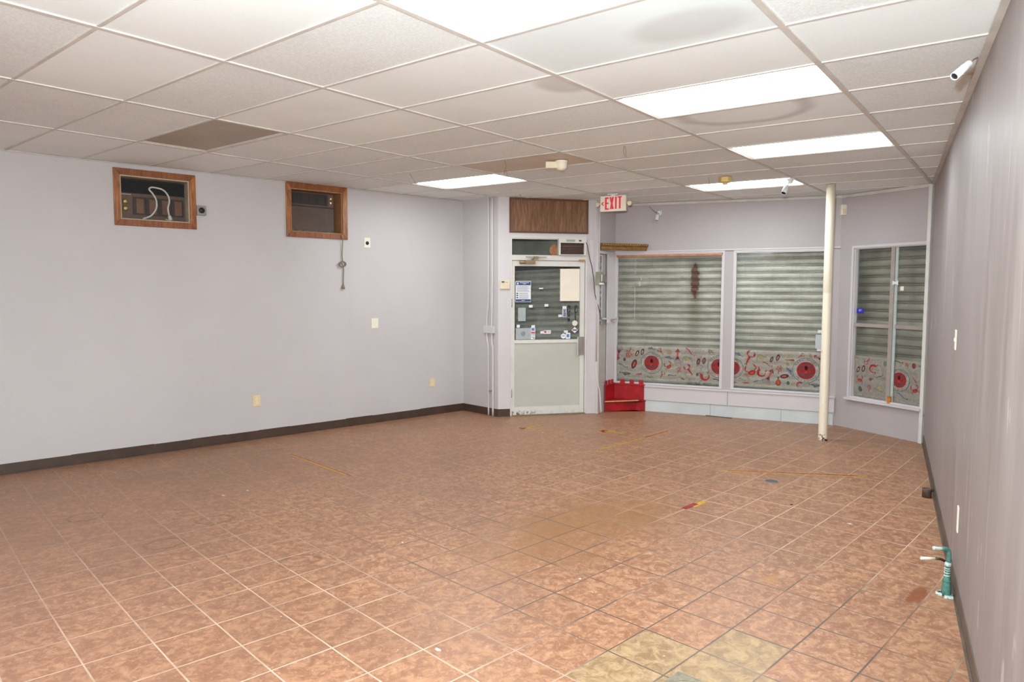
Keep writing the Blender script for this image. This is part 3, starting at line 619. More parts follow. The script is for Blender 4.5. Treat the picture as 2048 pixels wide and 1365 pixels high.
# ---- seafood window film
M_film = filmmat('frosted_window_film', (206, 196, 182), .40)
FC = {'red': (172, 38, 40), 'coral': (190, 80, 72), 'dark': (70, 30, 34), 'purple': (110, 52, 84), 'green': (112, 140, 100), 'blue': (84, 108, 134), 'slate': (86, 96, 100),
      'brown': (150, 74, 42), 'tan': (176, 150, 110), 'navy': (46, 46, 56), 'cream': (214, 196, 164), 'white': (214, 208, 200), 'orange': (204, 96, 62)}
FN = list(FC); FM = [M_film]+[filmmat('film_print_'+k, FC[k], .74 if k != 'white' else .35) for k in FN]
def fi(k): return 1+FN.index(k)
class Fig:
    def __init__(s, W, off): s.mb = MB(); s.W = W; s.off = off; s.k = 0
    def poly(s, pts, col, lay=0): s.mb.face([s.W.P(x, z, s.off+.0006*lay) for x, z in pts], fi(col))
    def line(s, pts, w, col, lay=0, w1=None):
        n = len(pts)
        for k in range(n-1):
            a, b = np.array(pts[k]), np.array(pts[k+1]); d = b-a; L = np.hypot(*d) or 1; nn = np.array([-d[1], d[0]])/L/2
            wa = w+((w1 if w1 is not None else w)-w)*k/(n-1); wb = w+((w1 if w1 is not None else w)-w)*(k+1)/(n-1)
            s.poly([a-nn*wa, b-nn*wb, b+nn*wb, a+nn*wa], col, lay)
    def ell(s, c, a, b, rot, col, lay=0, n=16):
        r = math.radians(rot); s.poly([(c[0]+a*math.cos(q)*math.cos(r)-b*math.sin(q)*math.sin(r), c[1]+a*math.cos(q)*math.sin(r)+b*math.sin(q)*math.cos(r)) for q in [2*math.pi*k/n for k in range(n)]], col, lay)
    def arc(s, c, R, a0, a1, w0, w1, col, lay=0, n=12):
        P_ = [(c[0]+R*math.cos(math.radians(a0+(a1-a0)*k/n)), c[1]+R*math.sin(math.radians(a0+(a1-a0)*k/n))) for k in range(n+1)]
        s.line(P_, w0, col, lay, w1); return P_
    def tr(s, c, S, rot):
        r = math.radians(rot); return lambda x, y: (c[0]+S*(x*math.cos(r)-y*math.sin(r)), c[1]+S*(x*math.sin(r)+y*math.cos(r)))
    def shrimp(s, c, S, rot, col='red', thick=.42):
        f = s.tr(c, S, rot); P_ = [f(.62*math.cos(math.radians(a)), .62*math.sin(math.radians(a))) for a in range(40, 300, 20)]
        s.line(P_, thick*S, col, 1, .12*S)
        for k in range(2, 9): a = math.radians(60+k*20); s.line([f(.42*math.cos(a), .42*math.sin(a)), f(.12*math.cos(a), .15*math.sin(a))], .03*S, 'coral' if col == 'red' else col, 0)
        s.line([f(.5, .45), f(.9, .75)], .10*S, col, 1, .01); s.line([f(.5, .5), f(1.0, 1.05)], .025*S, col); s.line([f(.3, -.5), f(.55, -.75)], .18*S, col, 1)
    def crab(s, c, S, rot, col='red'):
        f = s.tr(c, S, rot); s.poly([f(.5*math.cos(q), .34*math.sin(q)) for q in [2*math.pi*k/14 for k in range(14)]], col, 2); s.poly([f(.25*math.cos(q), .14*math.sin(q)-.05) for q in [2*math.pi*k/10 for k in range(10)]], 'orange', 3)
        for sg in (-1, 1):
            s.line([f(.35*sg, .2), f(.75*sg, .45), f(.7*sg, .8)], .14*S, col, 1); s.line([f(.7*sg, .7), f(.55*sg, 1.05), f(.3*sg, 1.1)], .2*S, col, 1, .03*S); s.line([f(.66*sg, .8), f(.4*sg, .85)], .1*S, col, 1, .02*S)
            for k in range(3): y = .05-k*.2; s.line([f(.4*sg, y), f((.85-.08*k)*sg, y-.05), f((.95-.12*k)*sg, y-.45)], .07*S, col, 1, .03*S)
    def coral(s, c, S, rot, col='red'):
        f = s.tr(c, S, rot)
        s.line([f(0, -1), f(.05, -.2), f(0, .9)], .14*S, col, 1, .06*S)
        for sg, y, L in ((1, -.5, .8), (-1, -.3, .9), (1, 0, .7), (-1, .25, .6), (1, .45, .5)):
            e = (L*.8*sg, y+L*.6); s.line([f(0, y), f(*e)], .1*S, col, 1, .07*S); s.line([f(L*.45*sg, y+L*.33), f(L*.75*sg, y+.1*L)], .08*S, col, 1); s.line([f(L*.45*sg, y+L*.33), f(L*.3*sg, y+.85*L)], .08*S, col, 1)
    def mussel(s, c, S, rot, inner='cream'):
        s.ell(c, .5*S, S, rot, 'navy', 1); s.ell(c, .37*S, .82*S, rot, 'purple', 2); f = s.tr(c, S, rot); s.ell(f(.02, -.06), .24*S, .6*S, rot, inner, 3); s.ell(f(.02, -.2), .14*S, .35*S, rot, 'orange', 4)
    def fish(s, c, S, rot, col='slate'):
        f = s.tr(c, S, rot); s.poly([f(-1, 0), f(-.6, .2), f(0, .34), f(.5, .16), f(.85, .02), f(.5, -.12), f(0, -.2), f(-.6, -.12)], col, 1)
        s.poly([f(.8, .04), f(1.15, .28), f(1.02, .02), f(1.15, -.22), f(.8, 0)], col, 1); s.poly([f(-.2, .3), f(.05, .52), f(.3, .24)], col, 1); s.poly([f(-.55, -.02), f(0, .06), f(.5, .0), f(0, -.15)], 'white', 2)
    def squid(s, c, S, rot, col='purple'):
        f = s.tr(c, S, rot); s.poly([f(0, 1.1), f(.16, .6), f(.11, -.1), f(-.11, -.1), f(-.16, .6)], 'coral', 1); s.poly([f(0, 1.1), f(.38, .55), f(.1, .6)], col, 1); s.poly([f(0, 1.1), f(-.38, .55), f(-.1, .6)], col, 1); s.ell(f(0, -.25), .2*S, .2*S, 0, col, 2)
        for k in range(-3, 4): s.line([f(.05*k, -.3), f(.17*k, -.75), f(.13*k+.1, -1.1)], .06*S, col, 1, .02*S)
    def lobster(s, c, S, rot, col='red'):
        f = s.tr(c, S, rot); s.line([f(0, .3), f(0, -.3), f(.05, -.85)], .34*S, col, 1, .16*S); s.poly([f(-.25, -1.1), f(.05, -.75), f(.3, -1.1), f(.05, -1.0)], col, 1)
        for sg in (-1, 1):
            s.line([f(.1*sg, .25), f(.45*sg, .35), f(.5*sg, .6)], .12*S, col, 1); s.line([f(.5*sg, .5), f(.5*sg, .85), f(.25*sg, 1.1)], .28*S, col, 1, .05*S); s.line([f(.45*sg, .65), f(.25*sg, .8)], .12*S, col, 2, .03*S)
            for k in range(3): s.line([f(.1*sg, .1-.2*k), f(.4*sg, -.05-.2*k)], .04*S, col)
    def cone(s, c, S, rot, col='brown'):
        f = s.tr(c, S, rot); s.poly([f(-1, 0), f(.5, .22), f(.7, .12), f(.75, -.08), f(.5, -.2)], col, 1)
        for k in range(4): x = -.4+.28*k; w_ = .06+.15*(x+1)/1.6; s.line([f(x, w_), f(x+.08, -w_)], .05*S, 'tan', 2)
    def worm(s, c, S, rot, col='dark'):
        f = s.tr(c, S, rot); s.line([f(-1+.2*k, .28*math.sin((-1+.2*k)*2.2)*(-1)) for k in range(11)], .2*S, col, 1, .08*S); s.line([f(.9, -.25), f(1.1, -.05)], .1*S, col, 1); s.line([f(.9, -.25), f(1.1, -.4)], .1*S, col, 1)
    def flat(s, c, S, rot, col='brown'):
        f = s.tr(c, S, rot); s.poly([f(0, .8), f(.5, .35), f(.62, -.2), f(.4, -.65), f(-.1, -.8), f(-.5, -.4), f(-.5, .2)], col, 1); s.poly([f(-.1, .7), f(.1, .75), f(.2, 1.25), f(-.2, 1.2)], col, 1); s.poly([f(0, .5), f(.3, .1), f(.3, -.3), f(-.1, -.5), f(-.25, 0)], 'orange', 2)
    def shell(s, c, S, rot, col='tan'):
        f = s.tr(c, S, rot); s.poly([f(math.cos(q)*.7, math.sin(q)*.9) for q in [2*math.pi*k/12 for k in range(12)]], col, 1)
        for k in range(4): s.line([f(-.5+.3*k, -.6), f(-.5+.3*k, .6)], .06*S, 'slate', 2)
    def shrimpg(s, c, S, rot):
        f = s.tr(c, S, rot); s.line([f(-.9, -.9), f(-1, -.2), f(-.7, .5), f(-.1, .6), f(.5, .35), f(1, .15)], .1*S, 'green', 1, .22*S); s.poly([f(-.7, .4), f(.6, .3), f(.4, -.2), f(-.2, -.4), f(-.6, 0)], 'tan', 0)
    def ringl(s, c, R, w_, col, lay=1): s.arc(c, R, 0, 360, w_, w_, col, lay, 48)
    def logo(s, c, R, clip=None):
        s.ell(c, R, R, 0, 'white', 1, 48); s.ringl(c, R, .006, 'slate', 2); s.ell(c, R*.70, R*.70, 0, 'red', 3, 48)
        f = s.tr(c, R*.7, 0)
        s.line([f(-.62, .3), f(0, .78), f(.62, .3)], .10*R, 'slate', 4); s.poly([f(-.2, .4), f(0, .62), f(.2, .4), f(.12, .05), f(-.12, .05)], 'dark', 5)
        s.line([f(-.5, -.1), f(-.55, .2)], .06*R, 'slate', 4); s.line([f(.5, -.1), f(.55, .2)], .06*R, 'slate', 4); s.ell(f(0, -.2), .12*R, .09*R, 0, 'coral', 5); s.line([f(-.7, -.45), f(-.3, -.55), f(0, -.62), f(.3, -.55), f(.7, -.45)], .13*R, 'slate', 4)
        for txt, a0, a1, flip, col, sz_ in (('NEPHIMMOZI', 146, 34, 1, 'navy', .23), ('YFARLM BOOTLRESI', 196, 344, -1, 'slate', .17)):
            for k, ch in enumerate(txt):
                if ch == ' ': continue
                a = math.radians(a0+(a1-a0)*k/(len(txt)-1)); rr = R*.85; cx, cz = c[0]+rr*math.cos(a), c[1]+rr*math.sin(a); ro = a-math.pi/2 if flip == 1 else a+math.pi/2
                for pl in text_polys(ch, sz_*R):
                    s.poly([(cx+x*math.cos(ro)-y*math.sin(ro), cz+x*math.sin(ro)+y*math.cos(ro)) for x, y in pl], col, 6)
OFF = -.033
def film(W, tl, tr, br, bl, figs, off, label, x0, x1):
    f = Fig(W, off+.0003); r = W.rect(tl, tr, br, bl, off); r = (x0, x1, r[2], r[3])
    f.mb.face([W.P(r[0], r[2], off), W.P(r[1], r[2], off), W.P(r[1], r[3], off), W.P(r[0], r[3], off)], 0)
    for k in figs:
        c = W.sz(k[1], k[2], off); ppm = M2P(W.P(c[0], c[1], off)); S = k[3]/ppm
        getattr(f, k[0])(c, S, *k[4:])
    # trim to the pane with a bisect
    o = build('window_film', f.mb, FM); b = bmesh.new(); b.from_mesh(o.data); loc = np.array(o.location)
    for s_, sg in ((x0, -1), (x1, 1)):
        bmesh.ops.bisect_plane(b, geom=b.verts[:]+b.edges[:]+b.faces[:], plane_co=Vector(W.P(s_, 0, 0)-loc), plane_no=Vector(W.t*sg), clear_outer=True)
    b.to_mesh(o.data); b.free()
    return tag(o, label, 'window film', 'seafood patterned window films')
a1 = lambda x, y: (1225+x/8.904, 680+y/8.904)
a2 = lambda x, y: (1455+x/10.24, 690+y/10.24)
a3 = lambda x, y: (1695+x/9.749, 690+y/9.749)
def sc1(L, a, k): return [(n, *a(x, y), S/k, *r) for (n, x, y, S, *r) in L]
F1 = [('squid', 110, 240, 120, 170), ('coral', 295, 240, 105, 160), ('mussel', 440, 240, 58, -25), ('mussel', 535, 215, 58, -15), ('fish', 690, 160, 75, -5, 'blue'), ('shell', 215, 350, 36, 0, 'slate'), ('mussel', 385, 430, 88, -20, 'orange'),
      ('worm', 190, 460, 80, -5, 'slate'), ('fish', 235, 590, 105, 175, 'slate'), ('cone', 470, 610, 75, 5), ('fish', 655, 655, 75, 175, 'green'), ('logo', 697, 412, 190), ('lobster', 860, 210, 62, 40), ('shell', 1010, 220, 55, 40, 'tan'),
      ('fish', 1000, 325, 85, -8, 'blue'), ('squid', 1160, 290, 125, 0), ('worm', 1380, 215, 95, -25, 'red'), ('shrimpg', 1325, 350, 80, 0), ('crab', 1005, 480, 85, 30), ('coral', 1180, 535, 75, -20), ('lobster', 880, 625, 60, -30), ('worm', 1060, 635, 70, 20, 'dark'),
      ('lobster', 1360, 540, 100, 35), ('mussel', 1530, 390, 58, -10, 'tan'), ('mussel', 1630, 375, 58, -10, 'tan'), ('coral', 1750, 210, 60, 60, 'dark'), ('logo', 1900, 480, 200), ('shrimp', 1650, 650, 108, 110, 'red', .5), ('cone', 1240, 690, 60, -30), ('worm', 1870, 715, 75, 10, 'dark'), ('shell', 1510, 620, 36, 0, 'slate')]
film(WD, (1231.7, 690.7), (1442.9, 698.5), (1441, 767), (1231.7, 756.4), sc1(F1, a1, 8.904), OFF, 'seafood patterned film with a full red round badge, across the left front window', g1[0]+.014, g1[1]-.014)
F2 = [('fish', 215, 200, 95, -20, 'blue'), ('logo', 105, 475, 205), ('lobster', 440, 270, 145, -25), ('shrimpg', 700, 270, 95, 0), ('mussel', 905, 300, 62, -20, 'tan'), ('mussel', 1030, 265, 70, -15, 'tan'), ('worm', 820, 400, 95, -10, 'red'), ('fish', 1230, 215, 60, 15, 'tan'),
      ('cone', 1280, 315, 110, 0), ('lobster', 1510, 225, 62, -60), ('shell', 1705, 230, 48, 0, 'tan'), ('squid', 1860, 270, 100, 60), ('crab', 500, 570, 150, 20), ('shrimp', 700, 570, 120, 80, 'red', .45), ('squid', 850, 650, 160, -25), ('coral', 1055, 500, 100, -10), ('fish', 1265, 550, 110, -55, 'blue'), ('mussel', 1165, 645, 84, -80, 'orange'), ('shell', 1235, 395, 50, 30, 'tan'),
      ('logo', 1608, 530, 255), ('flat', 1035, 770, 95, 0), ('shell', 1240, 785, 42, 0, 'slate'), ('shrimp', 1470, 820, 78, 0, 'red', .4), ('fish', 1790, 825, 110, 175, 'slate'), ('cone', 370, 780, 90, 0), ('worm', 630, 740, 90, 35, 'blue'), ('worm', 300, 705, 60, 0, 'slate'), ('shell', 380, 610, 46, 20, 'tan'), ('fish', 140, 775, 40, 0, 'red')]
film(WD, (1467, 700.7), (1643.5, 705.6), (1640.5, 779.8), (1465, 773), sc1(F2, a2, 10.24), OFF, 'seafood patterned film across the front window beside the white pole', g2[0]+.014, g2[1]-.014)
F3 = [('shrimpg', 170, 280, 70, 0), ('lobster', 390, 320, 75, 140), ('shrimp', 500, 470, 118, 0, 'red', .45), ('mussel', 210, 480, 62, -20, 'cream'), ('mussel', 310, 465, 66, -15, 'cream'), ('crab', 240, 690, 85, 0), ('flat', 450, 670, 48, -80), ('worm', 630, 620, 75, 40, 'dark'), ('coral', 420, 840, 75, 0), ('shrimpg', 630, 850, 105, 180), ('shell', 250, 860, 60, 20, 'slate'), ('shell', 735, 370, 60, 0, 'green')]
film(WE, (1705, 709.5), (1773, 717.7), (1771, 801.8), (1701, 788), sc1(F3, a3, 9.749), -.043, 'seafood patterned film on the left pane of the angled window, with one crab', g3[0]+.012, m0)
F4 = [('logo', 1010, 690, 215), ('worm', 1000, 335, 85, 10, 'dark'), ('coral', 1160, 400, 60, 30), ('shell', 1295, 415, 62, 0, 'brown'), ('fish', 1480, 440, 85, 170, 'slate'), ('cone', 1310, 690, 85, -50), ('shrimpg', 1490, 640, 60, 0), ('crab', 1320, 900, 105, 20), ('worm', 1060, 1000, 120, -10, 'blue'), ('mussel', 1465, 1060, 75, 0, 'tan')]
film(WE, (1787, 718.7), (1854, 726), (1848, 813), (1783, 803), sc1(F4, a3, 9.749), -.039, 'seafood patterned film with a red round badge on the right pane of the angled window', m1+.03, g3[1]-.004)

# ---- entrance door (door_1)
dz0 = .012
D1 = thing('door_1', 'white framed glass entrance door', 'door', WB.P((d_s0+d_s1)/2, 0, 0), structure=True)
f = MB(); jw = .018
f.wbox(WB, d_s0, d_s0+jw, 0, d_top, -.09, .012); f.wbox(WB, d_s1-jw, d_s1, 0, d_top, -.09, .012); f.wbox(WB, d_s0+jw, d_s1-jw, leaf_top, tr_bot, -.09, .008)
tt = sB(1022, 475.6)[1]; f.wbox(WB, d_s0+jw, d_s1-jw, tt, d_top, -.09, .008); build('door_frame', f, M_door, D1)
l0, l1 = d_s0+jw+.004, d_s1-jw-.004
gx0 = sB(1029.6, 600)[0]; gx1 = sB(1160.5, 600)[0]; gtop = (sB(1030, 532)[1]+sB(1161, 534)[1])/2; k1 = sB(1090, 686.5)[1]; k2 = sB(1090, 680)[1]; kb = sB(1090, 813.5)[1]
f = MB(); f.wbox(WB, l0, gx0, dz0, leaf_top-.004, -.055, -.01); f.wbox(WB, gx1, l1, dz0, leaf_top-.004, -.055, -.01); f.wbox(WB, gx0, gx1, gtop, leaf_top-.004, -.055, -.01); f.wbox(WB, gx0, gx1, dz0, kb, -.055, -.01)
f.wbox(WB, gx0-.006, gx0, kb, gtop, -.01, -.004); f.wbox(WB, gx1, gx1+.006, kb, gtop, -.01, -.004); f.wbox(WB, gx0-.006, gx1+.006, gtop, gtop+.006, -.01, -.004)
build('door_leaf', f, M_door, D1, bevel=.002)
f = MB(); f.wbox(WB, gx0, gx1, kb, k1, -.04, -.02); build('kick_panel', f, M_kick, D1)
f = MB(); f.wbox(WB, gx0, gx1-.012, k1, k2, -.05, -.008)
for u in (1054, 1087, 1119, 1150): f.lathe(WB.P(sB(u, 683)[0], (k1+k2)/2, -.008), WB.n, [(0, .007), (.004, .006), (.006, .003)], 10)
build('push_rail', f, M_white, D1, bevel=.001)
f = MB(); f.wbox(WB, gx0+.001, gx1-.001, k2, gtop-.001, -.036, -.030); build('glass', f, M_glass, D1)
h = WB.rect((1157, 674), (1170, 674), (1170, 710.5), (1157, 710.5)); f = MB(); f.wbox(WB, h[0], h[1], h[2], h[3], -.006, .0); f.wbox(WB, h[0], h[0]+.006, h[2], h[3], 0, .055); f.wbox(WB, h[0]-.002, h[0]+.018, h[2]+.01, h[3]-.01, .05, .056); hd = build('door_handle', f, M_alu, D1); f = MB(); f.wbox(WB, h[0]-.016, h[0]-.004, h[2], h[3], -.004, .006); build('white_edge_strip', f, M_white, hd)
f = MB(); cz = WB.sz(1050, 524.5)[1]; s0, s1 = sB(1038.5, 524)[0], sB(1068, 524)[0]; f.tube([WB.P(s0, cz, .02), WB.P(s1, cz, .02)], .026, 16); f.wbox(WB, s1-.12, s1+.01, cz-.024, cz+.024, -.01, .045)
cl = build('door_closer', f, M_bronze, D1, bevel=.002); f = MB(); f.tube([WB.P(s1-.03, cz+.02, .03), WB.P(s1-.03, cz+.05, .035)], .012, 10); f.box(WB.P((s0+s1)/2+.12, cz+.066, .04), (.14, .012, .004), (WB.t, WB.n, np.array([0, 0, 1.]))); f.box(WB.P(s1+.02, cz+.055, .03), (.03, .02, .02), (WB.t, WB.n, np.array([0, 0, 1.]))); build('closer_arm', f, M_bronze, cl)
f = MB()
for z in (.25, 1.45): f.tube([WB.P(l0-.006, z, .004), WB.P(l0-.006, z+.11, .004)], .009, 10)
build('hinge', f, M_grey, D1)
f = MB(); f.box(WB.at(1164, 521.5, .012), (.045, .006, .012), (WB.t, WB.n, np.array([0, 0, 1.]))); build('rusty_latch', f, simple('rust_tan', (190, 140, 80), .7, .2, 60), D1)
f = MB(); f.wbox(WB, d_s0+.01, d_s1-.01, .0, .012, -.14, .03); build('threshold', f, simple('olive_threshold', (120, 110, 84), .6, .1), D1)
# transom window
T1 = thing('window_5', 'window 5', 'window', WB.P((d_s0+d_s1)/2, tr_bot, 0), structure=True)
f = MB(); f.wbox(WB, d_s0+jw, d_s1-jw, tr_bot, tt, -.055, -.05); build('pane', f, M_glass, T1)
f = MB(); f.wbox(WB, d_s0+jw, d_s1-jw, tr_bot, tr_bot+.012, -.07, -.0); f.wbox(WB, d_s0+jw, d_s1-jw, tt-.014, tt, -.07, .0); build('window_frame', f, M_trimw, T1)
# right door post and casing
rp0, rp1 = d_s1, WB.L
mb = MB(); zt2 = WB.sz(1183, 480)[1]; mb.wbox(WB, rp0, WB.L+.03, 0, zt2, 0, .022); struct(build('trim_10', mb, M_trimw, bevel=.003))
mb = MB(); mb.wbox(WC, -.03, c_s0-.022, 0, TOP, -.08, .012); struct(build('trim_11', mb, M_trimw))
# brown panel
r = WB.rect((1018.5, 394.2), (1176.5, 401.2), (1175.4, 469.5), (1018.5, 464.7)); r = (r[0], r[1], r[2]-.0, r[3])
P_ = thing('wood_header_panel', 'dark brown wood grain panel above the glass entrance door', 'wood panel', WB.P((r[0]+r[1])/2, r[2], 0))
f = MB(); f.wbox(WB, r[0]+.02, r[1]-.02, r[2]+.02, r[3]-.02, 0.001, .012); build('panel', f, M_panel, P_); f = MB(); ring(f, WB, r, (r[0]+.022, r[1]-.022, r[2]+.024, r[3]-.028), .001, .018); build('edging', f, M_panel_edge, P_)
# heater in the transom
r = WB.rect((1119, 475.8), (1172.6, 477.9), (1171.4, 515.6), (1117.5, 514.6), .06); r = (r[0], r[1], max(r[2], tr_bot+.013), r[3])
Ht = thing('fan_heater', 'small white framed heater with dark grille, standing on the bar over the entrance door', 'heater', WB.P((r[0]+r[1])/2, r[2], .03))
f = MB(); w_ = .022; f.wbox(WB, r[0], r[0]+w_, r[2], r[3], -.012, .06); f.wbox(WB, r[1]-w_, r[1], r[2], r[3], -.012, .06); f.wbox(WB, r[0]+w_, r[1]-w_, r[3]-.062, r[3], -.012, .06); f.wbox(WB, r[0]+w_, r[1]-w_, r[2], r[2]+.01, -.012, .06); f.wbox(WB, r[0]+w_, r[1]-w_, r[2]+.01, r[3]-.062, -.012, -.004)
build('housing', f, M_white, Ht, bevel=.002)
f = MB(); f.wbox(WB, r[0]+w_, r[1]-w_, r[2]+.01, r[3]-.062, -.004, .012)
n = 8
build('heating_element', f, simple('red_brown_element', (84, 50, 42), .5, .15, 40), Ht); f = MB(); zz_ = r[2]+(r[3]-r[2])*.52; f.tube([WB.P(r[0]+w_, zz_, .03), WB.P(r[1]-w_, zz_, .03)], .007, 8); build('cross_bar', f, M_grey, Ht)
f = MB()
for k in range(n): z = r[2]+.022+k*(r[3]-.062-r[2]-.03)/(n-1); f.tube([WB.P(r[0]+w_, z, .04), WB.P(r[1]-w_, z, .04)], .0022, 6)
for k in range(4): s_ = r[0]+w_+.03+k*(r[1]-r[0]-2*w_-.06)/3; f.tube([WB.P(s_, r[2]+.01, .042), WB.P(s_, r[3]-.062, .042)], .002, 6)
build('grille', f, M_acbrown, Ht)
f = MB(); f.wbox(WB, r[0]+.1, r[0]+.22, r[3]-.045, r[3]-.018, .06, .062); build('badge', f, simple('grey_green_badge', (158, 164, 154), .4, .05), Ht)
f = MB(); f.wbox(WB, r[1]-.1, r[1]-.065, r[3]-.04, r[3]-.022, .06, .066); build('switch', f, simple('dark_red_switch', (90, 30, 28), .4, .05), Ht)
f = MB(); pts = [WB.at(1172, 485, .05), WB.at(1175, 492, .04), WB.at(1179, 515, .03), WB.at(1184, 535, .03), WB.at(1187.5, 560, .03), WB.at(1190, 590, .03), WC.at(1197, 615, .035), WC.at(1201, 633, .04)]; f.tube(spline(pts, 6), .0045, 8); build('power_cord', f, M_dark, Ht)
f = MB(); c = WB.at(1110, 501, -.03); f.lathe(c-WB.n*.017, WB.n, [(0, .075), (.02, .078), (.024, .07), (.028, .02)], 24)
for k in range(8): a = k*math.pi/4; e = WB.t*math.cos(a)+np.array([0, 0, 1])*math.sin(a); f.tube([c+WB.n*.011+e*.02, c+WB.n*.011+e*.07], .003, 6)
tag(build('wooden_disc', f, simple('tan_wood_disc', (168, 116, 78), .6, .12, 12)), 'tan round wooden disc half hidden behind the heater above the door', 'disc')
# thermostat
r = WB.rect((999.3, 560.7), (1018.7, 560.7), (1018.7, 578.4), (999.3, 578.4)); th = thing('thermostat', 'cream rectangular thermostat left of the entrance door frame', 'thermostat', WB.P((r[0]+r[1])/2, r[2], 0))
f = MB(); rectbox(f, WB, r, .0005, .026); build('housing', f, M_cream, th, bevel=.004); f = MB(); f.wbox(WB, r[0]+.02, r[0]+.06, r[3]-.035, r[3]-.014, .026, .028); build('display', f, simple('grey_green_display', (96, 100, 84), .3, .05), th)
f = MB(); f.wbox(WB, r[0]+.075, r[0]+.105, r[3]-.03, r[3]-.026, .026, .028); build('slider', f, M_dark, th)
# ---- things stuck on the door glass
z4 = lambda x, y: (1015+x/9.753, 550+y/9.753)
GO = -.0295
def card(name, x0, y0, x1, y1, mat, label, cat, off=GO, W=WB, a=z4, th_=.0012, group=None, parent=None):
    r = W.rect(a(x0, y0), a(x1, y0), a(x1, y1), a(x0, y1), off); f = MB(); f.wbox(W, r[0], r[1], r[2], r[3], off, off+th_); o = build(name, f, mat, parent)
    if parent is None: tag(o, label, cat, group)
    return o, r
def subcard(name, r, x0, x1, y0, y1, mat, parent, off, W=WB):   # fractions of r, y from the top
    f = MB(); w_, h_ = r[1]-r[0], r[3]-r[2]; f.wbox(W, r[0]+w_*x0, r[0]+w_*x1, r[3]-h_*y1, r[3]-h_*y0, off, off+.0006); return build(name, f, mat, parent)
M_paperw = simple('white_paper', (226, 226, 228), .6, .02); M_paperc = simple('cream_card', (240, 228, 210), .6, .02); M_navy = simple('navy_print', (52, 68, 116), .5, .05); M_greyc = simple('grey_green_card', (166, 174, 172), .6, .04, 4)
M_ink = simple('grey_ink', (120, 124, 136), .6, .05); M_lblue = simple('card_blue', (84, 130, 196), .5, .05); M_or = simple('card_orange_red', (206, 84, 52), .5, .05)
def textpart(name, s, r, cx, cy, size, mat, parent, off, W=WB, rot=0.0, space=1.0):
    f = MB(); x0 = r[0]+(r[1]-r[0])*cx; z0 = r[3]-(r[3]-r[2])*cy; ca, sa = math.cos(rot), math.sin(rot)
    for pl in text_polys(s, size, space): f.face([W.P(x0+x*ca-y*sa, z0+x*sa+y*ca, off) for x, y in pl])
    return build(name, f, mat, parent)
tn = thing('notice_sign', 'white notice with navy bands at top and bottom, on the entrance door glass', 'sign', WB.at(1046, 604, GO))
so_, r = card('sheet', 152, 120, 460, 535, simple('notice_border_grey', (186, 190, 194), .5, .02), '', '', parent=tn); q = GO+.0012
subcard('paper', r, .04, .96, .03, .97, M_paperw, so_, q); subcard('header_band', r, .05, .96, .04, .20, M_navy, so_, q+.0007); subcard('footer_band', r, .03, .97, .86, .97, M_navy, so_, q+.0007)
f = MB()
for k, y in enumerate((.245, .285, .325, .365, .41, .45, .49, .56, .59, .645, .685, .735, .775, .81)):
    x0 = .08 if k < 7 else .24; w_, h_ = r[1]-r[0], r[3]-r[2]; rr = random.Random(k); f.wbox(WB, r[0]+w_*x0, r[0]+w_*rr.uniform(.75, .93), r[3]-h_*(y+.014), r[3]-h_*y, q+.0006, q+.0010)
build('text_lines', f, M_ink, tn)
f = MB(); 
for y in (.56, .655, .76): f.wbox(WB, r[0]+w_*.07, r[0]+w_*.18, r[3]-h_*(y+.05), r[3]-h_*y, q+.0006, q+.0012)
build('icon', f, M_dark, tn)
f = MB(); 
for y, a_, b_ in ((.075, .28, .86), (.125, .48, .68)): f.wbox(WB, r[0]+w_*a_, r[0]+w_*b_, r[3]-h_*(y+.022), r[3]-h_*y, q+.0014, q+.0018)
f.wbox(WB, r[0]+w_*.12, r[0]+w_*.19, r[3]-h_*.17, r[3]-h_*.07, q+.0014, q+.0018); build('header_lettering', f, M_paperw, tn); f = MB(); f.wbox(WB, r[0]+w_*.38, r[0]+w_*.6, r[3]-h_*.93, r[3]-h_*.91, q+.0014, q+.0018); build('footer_lettering', f, M_paperw, tn)
card('blank_card', 1026, -115, 1405, 512, M_paperc, 'large blank cream card on the upper right of the door glass', 'card', th_=.003)
card('note_card', 208, 643, 355, 905, M_greyc, 'tall grey green card low on the left of the door glass', 'card')
o, r = card('badge_card', 160, 1040, 452, 1262, M_greyc, 'wide grey card with a faint round badge at the bottom left of the door glass', 'card'); 
f = MB(); cc = WB.P((r[0]+r[1])/2, (r[2]+r[3])/2, GO+.0012); f.lathe(cc, WB.n, [(0, .032), (.0004, .031)], 24); bo = build('round_badge', f, simple('faded_purple_print', (140, 140, 152), .6, .15, 60), o); bo.location = (0, 0, 0)
def whitelab(x0, y0, x1, y1, label): card('white_label', x0, y0, x1, y1, M_paperw, label, 'label', group='small white labels on the door glass')
whitelab(418, 590, 490, 640, 'small blank white label below the navy notice on the door glass'); whitelab(722, 570, 796, 620, 'small blank white label in the middle of the door glass, below the cream card\'s level')
whitelab(992, 778, 1062, 825, 'small blank white label left of the vertical pull sign'); whitelab(615, 253, 696, 277, 'thin white strip label, highest on the door glass between notice and cream card')
whitelab(180, 975, 240, 1032, 'torn white label scrap above the faint round badge card'); whitelab(640, 1100, 712, 1148, 'small blank white label left of the orange and white payment sticker')
whitelab(466, 982, 536, 1026, 'small blank white label on top of the four card payment sticker'); whitelab(1100, 1087, 1178, 1132, 'small white label above the round white sticker near the door handle')
